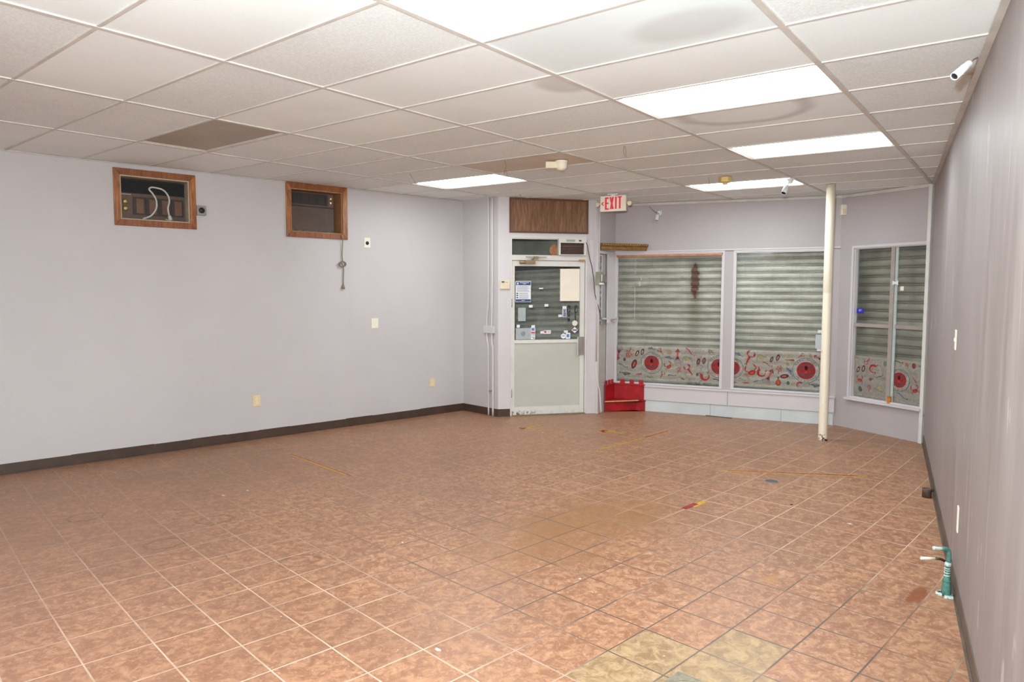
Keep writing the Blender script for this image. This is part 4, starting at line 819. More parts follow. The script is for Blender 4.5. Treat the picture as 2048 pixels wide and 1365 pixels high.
# payment sticker strip
ts = thing('payment_sticker', 'tall white payment sticker with four card marks at the bottom of the door glass', 'sticker', WB.at(1065, 678, GO))
_, r = card('backing', 455, 1028, 540, 1260, M_paperw, '', '', parent=ts); subcard('blue_mark', r, .14, .82, .05, .28, M_lblue, ts, GO+.0014); subcard('orange_mark', r, .08, .92, .36, .52, M_or, ts, GO+.0014); textpart('lettering', 'VISA', r, .5, .63, .026, M_dark, ts, GO+.0022); subcard('dark_mark', r, .5, .9, .88, .93, M_dark, ts, GO+.0014); subcard('dark_mark', r, .15, .8, .78, .82, M_ink, ts, GO+.0014)
ts = thing('payment_sticker', 'flat white payment sticker with an orange mark, low in the middle of the door glass', 'sticker', WB.at(1095, 667, GO))
_, r = card('backing', 712, 1083, 846, 1152, M_paperw, '', '', parent=ts); subcard('orange_mark', r, .02, .36, .15, .75, M_or, ts, GO+.0014); subcard('dark_mark', r, .52, .86, .3, .42, M_ink, ts, GO+.0014); subcard('dark_mark', r, .55, .82, .55, .62, M_ink, ts, GO+.0014)
ts = thing('payment_sticker', 'small white payment sticker with a blue square, beside the round sticker near the handle', 'sticker', WB.at(1135, 678, GO))
_, r = card('backing', 1135, 1132, 1225, 1250, M_paperw, '', '', parent=ts, off=GO+.002); subcard('blue_mark', r, .2, .75, .22, .72, M_lblue, ts, GO+.0036)
ts = thing('round_sticker', 'round white sticker on a black square near the door handle', 'sticker', WB.at(1127, 677, GO))
_, r = card('backing', 1048, 1140, 1130, 1250, M_dark, '', '', parent=ts); f = MB(); f.lathe(WB.P((r[0]+r[1])/2, (r[2]+r[3])/2, GO+.0015), WB.n, [(0, .036), (.0004, .0355)], 24); build('white_disc', f, M_paperw, ts); f = MB(); f.wbox(WB, (r[0]+r[1])/2-.02, (r[0]+r[1])/2+.02, (r[2]+r[3])/2-.002, (r[2]+r[3])/2+.006, GO+.002, GO+.0024); build('mark', f, M_ink, ts)
f = MB(); f.lathe(WB.at(*z4(1313, 945), GO), WB.n, [(0, .038), (.001, .0375)], 28); tag(build('round_sticker', f, simple('cream_disc', (228, 218, 200), .5, .03)), 'plain cream round sticker beneath the black letters on the door glass', 'sticker')
ts = thing('diamond_sticker', 'red edged white diamond sticker with a navy word band, under the cream disc', 'sticker', WB.at(*z4(1310, 1145), GO))
cs, cz_ = WB.sz(*z4(1310, 1078), GO)
for nm, hh, m_, oo in (('border', .052, simple('dark_red_print', (140, 36, 42), .5, .05), 0), ('diamond', .044, M_paperw, .0008)):
    f = MB(); o_ = GO+oo; f.face([WB.P(cs-hh, cz_, o_), WB.P(cs, cz_-hh, o_), WB.P(cs+hh, cz_, o_), WB.P(cs, cz_+hh, o_)]); build(nm, f, m_, ts)
f = MB(); f.wbox(WB, cs-.03, cs+.03, cz_-.008, cz_+.008, GO+.001, GO+.0016); build('word_band', f, M_navy, ts)
ts = thing('pull_sign', 'narrow vertical navy PULL sign on the door glass', 'sign', WB.at(*z4(1110, 825), GO))
_, r = card('backing', 1072, 612, 1150, 828, M_paperw, '', '', parent=ts); subcard('navy_panel', r, .22, .82, .24, .97, M_navy, ts, GO+.0014)
f = MB()
for k, ch in enumerate('PULL'):
    for pl in text_polys(ch, .036): f.face([WB.P((r[0]+r[1])/2+.002+x, r[3]-(r[3]-r[2])*(.34+.17*k)+y, GO+.0024) for x, y in pl])
build('lettering', f, M_paperw, ts)
# black hook-shaped letters
def bl(lines, label):
    f = MB()
    for L in lines: 
        P__ = [WB.at(*z4(*p), GO+.001) for p in L]; f.tube(P__, .0048, 6)
    tag(build('black_lettering', f, M_black), label, 'lettering', 'mirrored black letters on the door glass')
circ = lambda cx, cy, rx, ry: [(cx+rx*math.cos(k*math.pi/6), cy+ry*math.sin(k*math.pi/6)) for k in range(13)]
bl([circ(1197, 615, 18, 16), [(1215, 615), (1215, 650)], [(1172, 672), (1175, 720), (1195, 735), (1215, 720), (1218, 672)], [(1178, 765), (1205, 762), (1212, 780), (1182, 800), (1190, 812), (1216, 808)], [(1180, 840), (1180, 908)], [(1206, 840), (1206, 908)], [(1180, 875), (1206, 868)]], 'left column of mirrored black letters on the door glass')
bl([circ(1335, 615, 18, 16), [(1315, 615), (1312, 735)], [(1314, 725), (1338, 738), (1356, 725), (1358, 680)], [(1322, 740), (1322, 892)], [(1308, 820), (1322, 820)]], 'right column of mirrored black letters on the door glass, above the cream disc')

# ---- left wall air conditioners
def ac(n, out, inn, label):
    t = thing('opening_surround', label[0], 'wall surround', WL.P((out[0]+out[1])/2, out[2], 0), 'stained wood surrounds in the left wall')
    f = MB(); ring(f, WL, out, inn, .0005, .022, (0, 1)); build('wood_casing', f, [M_wood, M_woodh], t, bevel=.003)
    f = MB(); th_ = .012; i = inn
    dd_ = -.5; f.wbox(WL, i[0], i[0]+th_, i[2], i[3], dd_, .0); f.wbox(WL, i[1]-th_, i[1], i[2], i[3], dd_, .0); f.wbox(WL, i[0]+th_, i[1]-th_, i[3]-th_, i[3], dd_, .0); f.wbox(WL, i[0]+th_, i[1]-th_, i[2], i[2]+th_, dd_, 0); f.wbox(WL, i[0], i[1], i[2], i[3], dd_-.02, dd_)
    build('reveal_board', f, M_reveal if n == 1 else M_revealw, t)
    return t
ac(1, AC1o, AC1i, ['stained wood surround of the wall opening farther left, with the grey cord inside'])
ac(2, AC2o, AC2i, ['stained wood surround of the wall opening nearer the corner, with the tan cord hanging out'])
i = AC1i; e = .014; x0, x1, z0, z1 = i[0]+e, i[1]-e, i[2]+e, i[3]-e-.01
t = thing('air_conditioner', 'brown air conditioner with walnut fascia insets in the left wall opening', 'air conditioner', WL.P((x0+x1)/2, z0, -.2))
f = MB(); f.wbox(WL, x0, x1, z0, z1, -.49, -.11); build('cabinet', f, M_acbrown, t, bevel=.003)
zg = z0+(z1-z0)*.66
f = MB(); f.wbox(WL, x0+.004, x1-.004, zg, z1-.004, -.11, -.106)
for k in range(9): z = zg+.01+k*(z1-zg-.02)/8; f.wbox(WL, x0+.006, x1-.006, z, z+.004, -.106, -.100)
build('air_outlet', f, M_black, t)
for k in range(4):
    a = x0+(x1-x0)*(.22+.195*k); b = a+(x1-x0)*.155; f = MB(); ring(f, WL, (a-.012, b+.008, z0+.05, zg-.035), (a+.018, b-.006, z0+.065, zg-.05), -.11, -.100); pf = build('fascia_frame', f, M_acdark, t)
    f = MB(); f.wbox(WL, a+.018, b-.006, z0+.065, zg-.05, -.11, -.106); build('fascia_inset', f, M_acpanel, pf)
for zz in (.66, .40):
    f = MB(); f.lathe(WL.P(x0+(x1-x0)*.085, z0+(zg-z0)*zz, -.11), WL.n, [(0, .028), (.006, .028), (.01, .02), (.025, .018), (.027, .012)], 20); build('knob', f, M_brass, t)
f = MB(); f.wbox(WL, x0+.025, x0+.11, zg-.018, zg-.010, -.11, -.107); build('label_strip', f, simple('tan_label', (176, 150, 130), .5, .05), t)
z6_ = lambda x, y: (215+x/9.752, 325+y/9.752)
pts = [WL.at(*z6_(690, 1105), -.09), WL.at(*z6_(850, 1040), -.06), WL.at(*z6_(950, 900), -.05), WL.at(*z6_(950, 740), -.05), WL.at(*z6_(880, 610), -.05), WL.at(*z6_(812, 530), -.05), WL.at(*z6_(850, 490), -.045), WL.at(*z6_(960, 500), -.04), WL.at(*z6_(1090, 545), -.04), WL.at(*z6_(1180, 650), -.04), WL.at(*z6_(1205, 770), -.04), WL.at(*z6_(1178, 900), -.04), WL.at(*z6_(1200, 1030), -.04)]
f = MB(); f.tube(spline(pts, 6), .0085, 10); build('power_cord', f, M_cordg, t)
f = MB(); a, b = WL.at(*z6_(1200, 1030), -.04), WL.at(*z6_(1235, 1135), -.04); f.tube([a, a+(b-a)*.3, b], [.011, .018, .021], 12); c = b-np.array([0, 0, .0]); f.tube([c, c+WL.t*-.05-np.array([0, 0, -.008])], .004, 6); build('plug', f, M_cordg, t)
i = AC2i; e = .014; x0, x1, z0, z1 = i[0]+e, i[1]-e, i[2]+e, i[3]-e
t = thing('air_conditioner', 'dark brown louvred air conditioner in the wall opening nearer the corner', 'air conditioner', WL.P((x0+x1)/2, z0, -.2))
x1c = x1-.05
f = MB(); f.wbox(WL, x0, x1c, z0+.03, z1-.005, -.49, -.085); build('cabinet', f, M_acbrown, t, bevel=.003)
f = MB(); zl = z0+(z1-z0)*.62; n = 24
for k in range(n): z = z0+.045+k*(zl-z0-.055)/n; f.wbox(WL, x0+.01, x1c-.02, z, z+.004, -.085, -.079)
build('intake_grille', f, M_acbrown, t)
f = MB(); f.wbox(WL, x0+.006, x1c-.08, zl+.03, z1-.02, -.085, -.083)
for k in range(7): z = zl+.035+k*(z1-zl-.06)/7; f.wbox(WL, x0+.01, x1c-.085, z, z+.003, -.083, -.077)
for k in range(5): s_ = x0+.05+k*(x1c-x0-.16)/4; f.wbox(WL, s_, s_+.004, zl+.03, z1-.022, -.083, -.078)
build('outlet_louvres', f, M_acdark, t)
f = MB(); f.wbox(WL, x0, x1c, zl, zl+.014, -.085, -.07); build('fascia_rail', f, M_acdark, t)
f = MB(); f.wbox(WL, x1c-.07, x1c-.018, zl+.028, z1-.028, -.085, -.081); build('control_panel', f, M_acpanel, t)
for q_ in (.32, .72):
    f = MB(); f.lathe(WL.P(x1c-.045, zl+.028+(z1-zl-.056)*q_, -.081), WL.n, [(0, .012), (.01, .01)], 14); build('knob', f, M_brass, t)
f = MB(); f.wbox(WL, x0, x1c, z0, z0+.03, -.12, -.085); build('foam_strip', f, simple('grey_foam', (96, 88, 84), .8, .2, 30), t)
z7_ = lambda x, y: (560+x/5.69, 350+y/5.69)
cp = [WL.at(*z7_(690, 660), -.05), WL.at(*z7_(700, 690), .028), WL.at(*z7_(712, 730), .033), WL.at(*z7_(712, 800), .02), WL.at(*z7_(706, 900), .016), WL.at(*z7_(712, 975), .016)]
for k in range(20):
    a = k/20*2*math.pi*2.0; rr = 1-.15*(k % 5)/5; cp.append(WL.at(*z7_(710+ (44 if k < 11 else 30)*math.sin(a)*rr, 1018-32*math.cos(a)*rr), .014+.02*math.sin(k*1.7)**2))
cp += [WL.at(*z7_(722, 1062), .016), WL.at(*z7_(722, 1150), .014), WL.at(*z7_(720, 1250), .014)]
f = MB(); f.tube(spline(cp, 5), .0062, 8); build('power_cord', f, M_cordb, t)
f = MB(); a, b = WL.at(*z7_(720, 1248), .014), WL.at(*z7_(717, 1298), .016); f.tube([a, a+(b-a)*.4, b], [.009, .018, .024], 10); build('plug', f, M_cordb, t)
# ---- wall plates
def plate(W, u, v, w_, h_, mat, name, label, cat, kind, group=None, off=0.0):
    s_, z_ = W.sz(u, v, off); t = thing(name, label, cat, W.P(s_, z_-h_/2, off), group)
    f = MB(); f.wbox(W, s_-w_/2, s_+w_/2, z_-h_/2, z_+h_/2, off+.0005, off+.007); build('cover_plate', f, mat, t, bevel=.002)
    if kind == 'duplex':
        for d in (-.02, .02):
            f = MB(); f.lathe(W.P(s_, z_+d, off+.006), W.n, [(0, .015), (.003, .0148)], 20); so = build('socket', f, M_ivory, t)
            f = MB()
            for x in (-.005, .005): f.wbox(W, s_+x-.001, s_+x+.001, z_+d-.001, z_+d+.006, off+.0085, off+.0095)
            f.lathe(W.P(s_, z_+d-.006, off+.0085), W.n, [(0, .002), (.001, .002)], 8); build('slot', f, M_dark, so)
    if kind == 'round':
        f = MB(); f.lathe(W.P(s_, z_-.004, off+.006), W.n, [(0, w_*.27), (.004, w_*.26), (.005, w_*.05)], 24); build('round_socket', f, M_dark, t)
    if kind == 'switch':
        f = MB(); f.wbox(W, s_-.004, s_+.004, z_-.010, z_+.010, off+.006, off+.012); build('toggle', f, M_ivory, t)
    return t
M_plate_y = simple('yellow_cream_plate', (226, 206, 158), .4, .03)
hh = lambda W, u, v, px: px/M2P(W.at(u, v))
plate(WL, 513, 802, .088, hh(WL, 513, 802, 22), M_plate_y, 'wall_outlet', 'yellow cream double outlet low on the left wall, nearer the camera', 'outlet', 'duplex', 'outlets low on the left wall')
plate(WL, 864, 765.5, .085, hh(WL, 864, 765, 16.5), M_plate_y, 'wall_outlet', 'yellow cream double outlet low on the left wall, close to the corner', 'outlet', 'duplex', 'outlets low on the left wall')
plate(WL, 749.3, 647, .098, hh(WL, 749, 647, 20), M_ivory, 'blank_wall_plate', 'blank ivory plate at mid height on the left wall', 'wall plate', 'none')
plate(WL, 734, 486, .085, hh(WL, 734, 486, 20), M_ivory, 'wall_outlet', 'ivory outlet with one round black socket, right of the tan hanging cord', 'outlet', 'round')
r = WL.rect((391, 412), (409.5, 413), (409.5, 432), (391, 431)); t = thing('metal_outlet', 'square grey metal outlet box touching the surround of the farther left opening', 'outlet', WL.P((r[0]+r[1])/2, r[2], 0))
f = MB(); f.wbox(WL, r[0], r[1], r[2], r[3], .0005, .05); build('box', f, M_grey, t, bevel=.003); f = MB(); f.lathe(WL.P((r[0]+r[1])/2, (r[2]+r[3])/2, .05), WL.n, [(0, .03), (.006, .029), (.007, .004)], 24); build('round_socket', f, M_dark, t)
plate(WF, 1912.5, 680, .075, hh(WF, 1912.5, 680, 40), M_ivory, 'light_switch', 'white light switch plate at mid height on the right wall', 'light switch', 'switch')
plate(WF, 1917, 1039, .05, hh(WF, 1917, 1039, 52), M_paperc, 'blank_wall_plate', 'narrow cream plate low on the right wall above the green pipe', 'wall plate', 'none')
# ---- conduits on the left return wall
zc = lambda s_, W: CZ(*W.P(s_, 0)[:2])
def cond(W, us, r_, name, label, mat=M_white, group=None, off=.016, end=0.005):
    f = MB(); pts = [W.at(u, v, off) for u, v in us]
    pts[0][2] = CZ(*pts[0][:2])-.004; pts[-1][2] = end; f.tube(spline(pts, 4), r_, 10)
    return f
jb = WA.rect((970, 652), (990.5, 652), (990.5, 666.5), (970, 666.5))
t = thing('wall_conduit', 'pair of thin white conduits with a painted junction box, beside the left room corner', 'conduit', WA.P(.5, 0, .02))
f = cond(WA, [(974.5, 400), (977, 410), (977, 560), (976.5, 610), (973.8, 640), (973.8, 668), (974.5, 680), (976.8, 700), (977, 780), (977.3, 831)], .0115, '', ''); build('pipe', f, M_trimw, t)
f = cond(WA, [(986, 400), (984.6, 410), (985, 560), (983.5, 640), (983.5, 668), (984, 690), (985.6, 700), (985.8, 780), (985.8, 832)], .0135, '', ''); build('pipe', f, M_trimw, t)
f = cond(WA, [(981.5, 400), (982, 500), (982, 640)], .007, '', '', end=jb[3]); build('pipe', f, M_trimw, t)
f = MB(); f.wbox(WA, jb[0], jb[0]+(jb[1]-jb[0])*.33, jb[2], jb[3], .001, .03); f.wbox(WA, jb[0]+(jb[1]-jb[0])*.36, jb[1], jb[2], jb[3], .001, .045); build('junction_box', f, M_trimw, t, bevel=.003)
f = MB(); c = WA.at(980, 782, .01); f.box(c, (.035, .012, .008), (WA.t, WA.n, np.array([0, 0, 1.]))); build('clamp', f, M_alu, t)
# conduits on the right post
t = thing('wall_conduit', 'thin white conduit and cable running down the post right of the entrance door', 'conduit', WC.P(.02, 0, .03))
f = MB(); a = WC.at(1193.8, 600, .03); a[2] = CZ(*a[:2])-.003; b = a.copy(); b[2] = .72; f.tube([a, b], .011, 10); build('pipe', f, M_trimw, t)
f = MB(); a2_ = WC.at(1197.6, 600, .03); a2_[2] = CZ(*a2_[:2])-.003; b2_ = a2_.copy(); b2_[2] = 1.95; f.tube([a2_, b2_], .010, 10); build('pipe', f, M_trimw, t)
f = MB(); q_ = FL(1202, 829); f.tube(spline([b, b+np.array([0, 0, -.15]), WC.at(1196, 770, .05), WC.at(1199.6, 785, .06), np.array([q_[0], q_[1], .02])], 6), .009, 10); build('cable', f, M_white, t)
# electrical box by the side window
c = WC.at(1199, 557.5, .05); t = thing('electrical_box', 'small grey electrical box with a white label, beside the door post above the corner shelf', 'electrical box', c-np.array([0, 0, .09]))
f = MB(); f.box(c, (.05, .035, .09), (WC.t, WC.n, np.array([0, 0, 1.]))); build('housing', f, simple('aged_grey_box', (150, 144, 126), .5, .1), t, bevel=.006)
f = MB(); c2 = WC.at(1206, 558, .07); f.box(c2, (.06, .03, .055), (WC.t, WC.n, np.array([0, 0, 1.]))); build('meter', f, simple('taupe_meter', (130, 118, 108), .5, .1), t, bevel=.004)
f = MB(); f.box(WC.at(1203.5, 556.5, .102), (.014, .001, .045), (WC.t, WC.n, np.array([0, 0, 1.]))); build('label', f, M_paperw, t)
f = MB(); f.box(WC.at(1203, 568, .095), (.03, .02, .012), (WC.t, WC.n, np.array([0, 0, 1.]))); build('connector', f, M_paperw, t, bevel=.004)
# corner shelf
zs = WC.sz(1205, 639.5, .05)[1]
ps = [WC.at(1198.8, 640, .0), Q, WD.P(.04, 0, 0), WD.at(1236.5, 640, .012), WD.at(1236.5, 640, .07), WC.at(1204, 640, .11)]
f = MB(); f.prism([(p[0], p[1]) for p in [WC.P(.06, 0, .014), WC.P(WC.L-.02, 0, .014), WD.P(.02, 0, .02), WD.at(1236.5, 640, .02), WD.at(1236.5, 640, .07), WC.P(.06, 0, .10)]][::-1], zs, zs+.016)
ts = thing('corner_shelf', 'small white corner shelf in front of the narrow side window', 'shelf', np.array([Q[0], Q[1], zs-.05])+WC.n*.05-WC.t*.2); build('board', f, M_trimw, ts)
f = MB(); e1 = WD.at(1236.5, 640, .07); f.hexa([WC.P(.06, zs-.05, .09), WC.P(.13, zs-.05, .10), WC.P(.13, zs-.05, .11), WC.P(.06, zs-.05, .11), WC.P(.06, zs, .09), WC.P(.13, zs, .10), WC.P(.13, zs, .11), WC.P(.06, zs, .11)]); build('bracket', f, M_trimw, ts); f = MB(); p0_, p1_ = WD.at(1212, 640, .07), e1
p0_[2] = p1_[2] = 0; n_ = WD.n*.014; f.hexa([p0_+np.array([0, 0, zs-.045]), p1_+np.array([0, 0, zs-.045]), p1_+n_+np.array([0, 0, zs-.045]), p0_+n_+np.array([0, 0, zs-.045]), p0_+np.array([0, 0, zs]), p1_+np.array([0, 0, zs]), p1_+n_+np.array([0, 0, zs]), p0_+n_+np.array([0, 0, zs])]); build('bracket', f, M_trimw, ts)
# ---- gilded moulding on the ledge
ra = WD.at(1291.7, 502, .03); la = WC.at(1200.2, 500.5, .02); zl_ = zt+.041; ra[2] = la[2] = zl_
dx = (ra-la); L_ = np.linalg.norm(dx); dx = dx/L_; nn = np.array([-dx[1], dx[0], 0]); nn = nn if np.dot(nn, CAM-la) > 0 else -nn
zth = hz(ra, 489.2)-zl_
f = MB(); prof = [(0, 0), (.0, 0), (.022, .0), (.03, .12), (.03, .22), (.04, .27), (.04, .40), (.048, .46), (.044, .55), (.055, .62), (.066, .72), (.070, .82), (.066, .92), (.058, 1.0), (.0, 1.0)]
prof = [(a_, b_*zth) for a_, b_ in prof]; n = len(prof)
for p_ in (la, ra):
    for a_, b_ in prof: f.v.append(tuple(p_+nn*a_+np.array([0, 0, b_])))
for k in range(n): f.f.append((k, (k+1) % n, n+(k+1) % n, n+k)); f.m.append(0); f.sm.append(False)
f.f.append(tuple(range(n))[::-1]); f.f.append(tuple(range(n, 2*n))); f.m += [0, 0]; f.sm += [False, False]
M_gold = simple('aged_gilt', (146, 108, 56), .42, .18, 30, .35); M_gold2 = simple('bright_gilt_rope', (184, 150, 96), .4, .15, 40, .35)
tg = thing('gilded_moulding', 'carved brown gilt moulding lying on the ledge over the front window corner', 'moulding', (la+ra)/2); build('moulding', f, M_gold, tg)
f = MB(); k = 0
while k*.036 < L_-.03:
    c = la+dx*(.02+k*.036)+nn*.066+np.array([0, 0, zth*.80]); f.tube([c+dx*-.012+np.array([0, 0, -zth*.14]), c+nn*.003, c+dx*.012+np.array([0, 0, zth*.14])], [.003, .007, .003], 8); k += 1
build('rope_carving', f, M_gold2, tg)
# ---- exit sign
top = CE(1230, 388.2); W_x = (FW*0+WD.t); zaxis = np.array([0, 0, 1.]); nx_ = WD.n
cS = DP(1226.7, 407.5, top); pm = M2P(cS); sw, shh = 47.6/pm/abs(np.dot(W_x, RT))/2, 30.8/pm/2
t = thing('exit_sign', 'white ceiling hung EXIT sign with red letters and two small lamp heads', 'exit sign', cS-np.array([0, 0, shh]))
f = MB(); f.box(cS, (sw, .022, shh), (W_x, nx_, zaxis)); build('housing', f, M_paperc, t, bevel=.004)
f = MB(); tp = cS+np.array([0, 0, shh]); zc_ = CZ(tp[0], tp[1]); f.box(np.array([tp[0], tp[1], (tp[2]+zc_)/2]), (.03, .015, max(.004, (zc_-tp[2])/2)), (W_x, nx_, zaxis)); f.box(np.array([tp[0], tp[1], zc_-.006]), (.065, .03, .006), (W_x, nx_, zaxis)); build('mount', f, M_paperw, t)
M_redl = NT('red_sign_letters'); M_redl.b.inputs['Base Color'].default_value = lin((206, 44, 62)); M_redl.b.inputs['Emission Color'].default_value = lin((255, 30, 50)); M_redl.b.inputs['Emission Strength'].default_value = .10; M_redl.b.inputs['Roughness'].default_value = .5; M_redl = M_redl.mat
f = MB(); fr_ = cS+nx_*.0235
hl = shh*.80; st = .0155
def bar(x0, z0, x1, z1, w_):
    a = np.array([x0, z0]); b = np.array([x1, z1]); d = (b-a)/np.hypot(*(b-a)); n = np.array([-d[1], d[0]])*w_/2
    f.face([fr_+W_x*p[0]+zaxis*p[1] for p in (a-n, b-n, b+n, a+n)])
u_ = 2*sw/425
X = lambda px: (px-425)*u_        # image x inside sign zoom (210..635)
Zp = lambda py: -(py-338)*2*shh/280
bar(X(308), Zp(228), X(308), Zp(444), 30*u_); 
for yy, xe in ((238, 357), (332, 354), (434, 360)): bar(X(300), Zp(yy), X(xe), Zp(yy), 22*u_)
bar(X(385), Zp(222), X(428), Zp(440), 28*u_); f.mb = None
f2 = f; f.face([fr_+nx_*.0004+W_x*p[0]+zaxis*p[1] for p in ((X(414), Zp(222)), (X(442), Zp(222)), (X(406), Zp(440)), (X(378), Zp(440)))])
bar(X(476), Zp(220), X(476), Zp(438), 28*u_); bar(X(541), Zp(220), X(541), Zp(436), 28*u_); bar(X(503), Zp(229), X(574), Zp(227), 20*u_)
build('lettering', f, M_redl, t)
f = MB(); bar(X(272), Zp(308), X(235), Zp(342), 16*u_); bar(X(235), Zp(336), X(270), Zp(370), 16*u_); build('arrow', f, M_redl, t)
for sx_ in (-1, 1):
    f = MB(); c = cS+W_x*sx_*(sw+.028)+np.array([0, 0, 0.0]); f.tube([cS+W_x*sx_*sw, c], .008, 8); f.lathe(c-nx_*.02, nx_+W_x*sx_*.5-zaxis*.2, [(0, .018), (.02, .026), (.035, .028), (.037, .022), (.033, .004)], 20); build('lamp_head', f, M_cream, t)
# ---- smoke detector with horn box
tp = CE(1122.5, 322); t = thing('smoke_detector', 'round ivory smoke detector with a side box, on the beige ceiling panel', 'smoke detector', tp)
pm = M2P(tp); f = MB(); f.lathe(tp, (0, 0, -1), [(0, 13/pm), (.012, 13/pm), (.014, 11.8/pm), (.06, 11/pm), (.075, 8.5/pm), (.085, 5/pm), (.087, 2/pm)], 28); build('detector_head', f, M_ivory, t)
f = MB(); c = DP(1103, 333.5, tp+np.array([0, 0, -.03])); c[2] = tp[2]-.04; f.box(c, (.055, .03, .03), (RT, np.array([FW[0], FW[1], 0]), zaxis)); build('side_box', f, M_cream, t, bevel=.006)
# ---- yellow block near the far light
tp = CE(1450.5, 354.5); pm = M2P(tp); f = MB(); f.prism([(tp[0]+13/pm*math.cos(a), tp[1]+13/pm*math.sin(a)) for a in [math.pi/3*k+.3 for k in range(6)]], tp[2]-.055, tp[2]-.0)
f.prism([(tp[0]+5/pm*math.cos(a), tp[1]+5/pm*math.sin(a)) for a in [math.pi/8*k for k in range(16)]], tp[2]-.075, tp[2]-.055)
tag(build('ceiling_sensor', f, M_yell, bevel=.004), 'yellowed six sided sensor on the ceiling before the farthest light panel', 'sensor')
# ---- motion detector
c = WD.sz(1683.5, 419); mo = thing('motion_detector', 'small yellowed motion detector high on the wall between the front and angled windows', 'motion detector', WD.P(WD.L-.0, c[1]-.07, .03))
c0 = DP(1686.5, 420, WD.P(WD.L, c[1], .045)); f = MB(); f.box(c0, (.035, .03, .065), (RT, np.array([FW[0], FW[1], 0]), zaxis)); build('housing', f, M_ivory, mo, bevel=.01); f = MB(); f.box(c0-np.array([FW[0], FW[1], 0])*.03-zaxis*.02, (.022, .008, .025), (RT, np.array([FW[0], FW[1], 0]), zaxis)); build('lens', f, M_cream, mo, bevel=.006)
# ---- small security cameras
def seccam(mount, mn, a, b, r_, label, elbow=None, wire=None):
    t = thing('security_camera', label, 'security camera', mount, 'small white security cameras')
    f = MB(); f.lathe(mount, mn, [(0, r_*1.5), (r_*.35, r_*1.5), (r_*.4, r_*1.2), (r_*.9, r_*1.1), (r_*1.0, r_*.85), (r_*1.6, r_*.75), (r_*1.8, r_*.5)], 20); build('mount', f, M_paperw, t)
    f = MB(); f.tube([mount+np.array(mn)*.02, elbow if elbow is not None else (mount+np.array(mn)*.04), a], r_*.22, 8); build('arm', f, M_grey, t)
    ax = (b-a)/np.linalg.norm(b-a); L = np.linalg.norm(b-a); f = MB(); f.lathe(a, ax, [(0, r_*.5), (.004, r_*.82), (.01, r_*.9), (L*.25, r_*.92), (L*.28, r_), (L, r_), (L, r_*.9), (L-.006, r_*.88)], 24); build('body', f, M_paperw, t)
    f = MB(); f.lathe(b-ax*.0055, ax, [(0, r_*.86), (.001, r_*.84), (.002, r_*.3)], 20); build('lens', f, M_dark, t)
    if wire: f = MB(); f.tube(spline(wire, 5), .0025, 6); build('wire', f, M_dark, t)
m_ = WF.at(1966, 114, 0.0); a = WF.at(1940, 125.5, .10); b = DP(1908, 153.5, a-FW*.02); pm = M2P(a)
seccam(m_, WF.n, a, b, 8.0/pm, 'small white security camera on a round mount high on the right wall', elbow=WF.at(1949, 118, .075))
m_ = CE(1581.5, 357.5); a = DP(1574, 372.5, m_); b = DP(1566.8, 387, m_-FW*.03); pm = M2P(m_)
seccam(m_, (0, 0, -1), a, b, 5.3/pm, 'small white security camera hanging before the farthest ceiling light', elbow=DP(1578, 365, m_))
m_ = WD.at(1319, 425.5, 0.0); a = WD.at(1315, 429.5, .07); b = DP(1313, 441.5, a-FW*.01); pm = M2P(m_)
seccam(m_, WD.n, a, b, 3.6/pm, 'small white security camera on the wall above the left front window', elbow=WD.at(1317, 427, .06), wire=[WD.at(1299, 414, .02), WD.at(1304, 419, .012), WD.at(1311, 425, .012), WD.at(1316, 426, .03)])
# ---- wires hanging from the ceiling grid
def hang(pts, label, r_=.0022):
    tp = CE(*pts[0]); P__ = [tp]+[DP(u, v, tp) for u, v in pts[1:]]; f = MB(); f.tube(spline(P__, 5), r_, 6)
    tag(build('hanging_wire', f, M_cordb), label, 'wire', 'bare wires hanging from the ceiling')
hang([(1248, 292), (1247, 302), (1249, 310), (1252, 314), (1251, 300), (1250.5, 293)], 'short bare wire loop hanging between the smoke detector and the large light panels')
hang([(1010, 322), (1012, 333), (1009, 343), (1008, 348), (1012, 341), (1015, 352), (1016, 357)], 'bare twisted wire hanging in front of the left light panel')
hang([(819, 347), (824, 355), (829, 363), (833, 369)], 'bare wire hanging at the left tip of the left light panel')
hang([(1040, 388), (1043, 402), (1047, 424), (1050, 438), (1048, 448)], 'long bare wire hanging in front of the brown panel over the door')
hang([(1031, 393), (1028, 398), (1026, 403)], 'very short bare wire at the upper left of the brown panel over the door')
hang([(1417, 357), (1418, 363), (1419, 369), (1417, 372)], 'short bare wire hanging beside the yellowed six sided sensor')
# ---- pole
pb = FL(1645, 881); zt_p = CZ(pb[0], pb[1]); pm = M2P(pb+np.array([0, 0, 1.5])); pr = 8.6/pm
f = MB(); zj = hz(pb, 586); f.lathe(pb, (0, 0, 1), [(0, pr*1.03), (.02, pr*1.03), (.03, pr), (zj-.004, pr), (zj, pr*.975), (zj+.004, pr), (zt_p-.001, pr)], 36)
tag(build('support_pole', f, M_pole, origin=pb), 'tall round cream pole in front of the windows, paint chipped at its foot', 'pole')
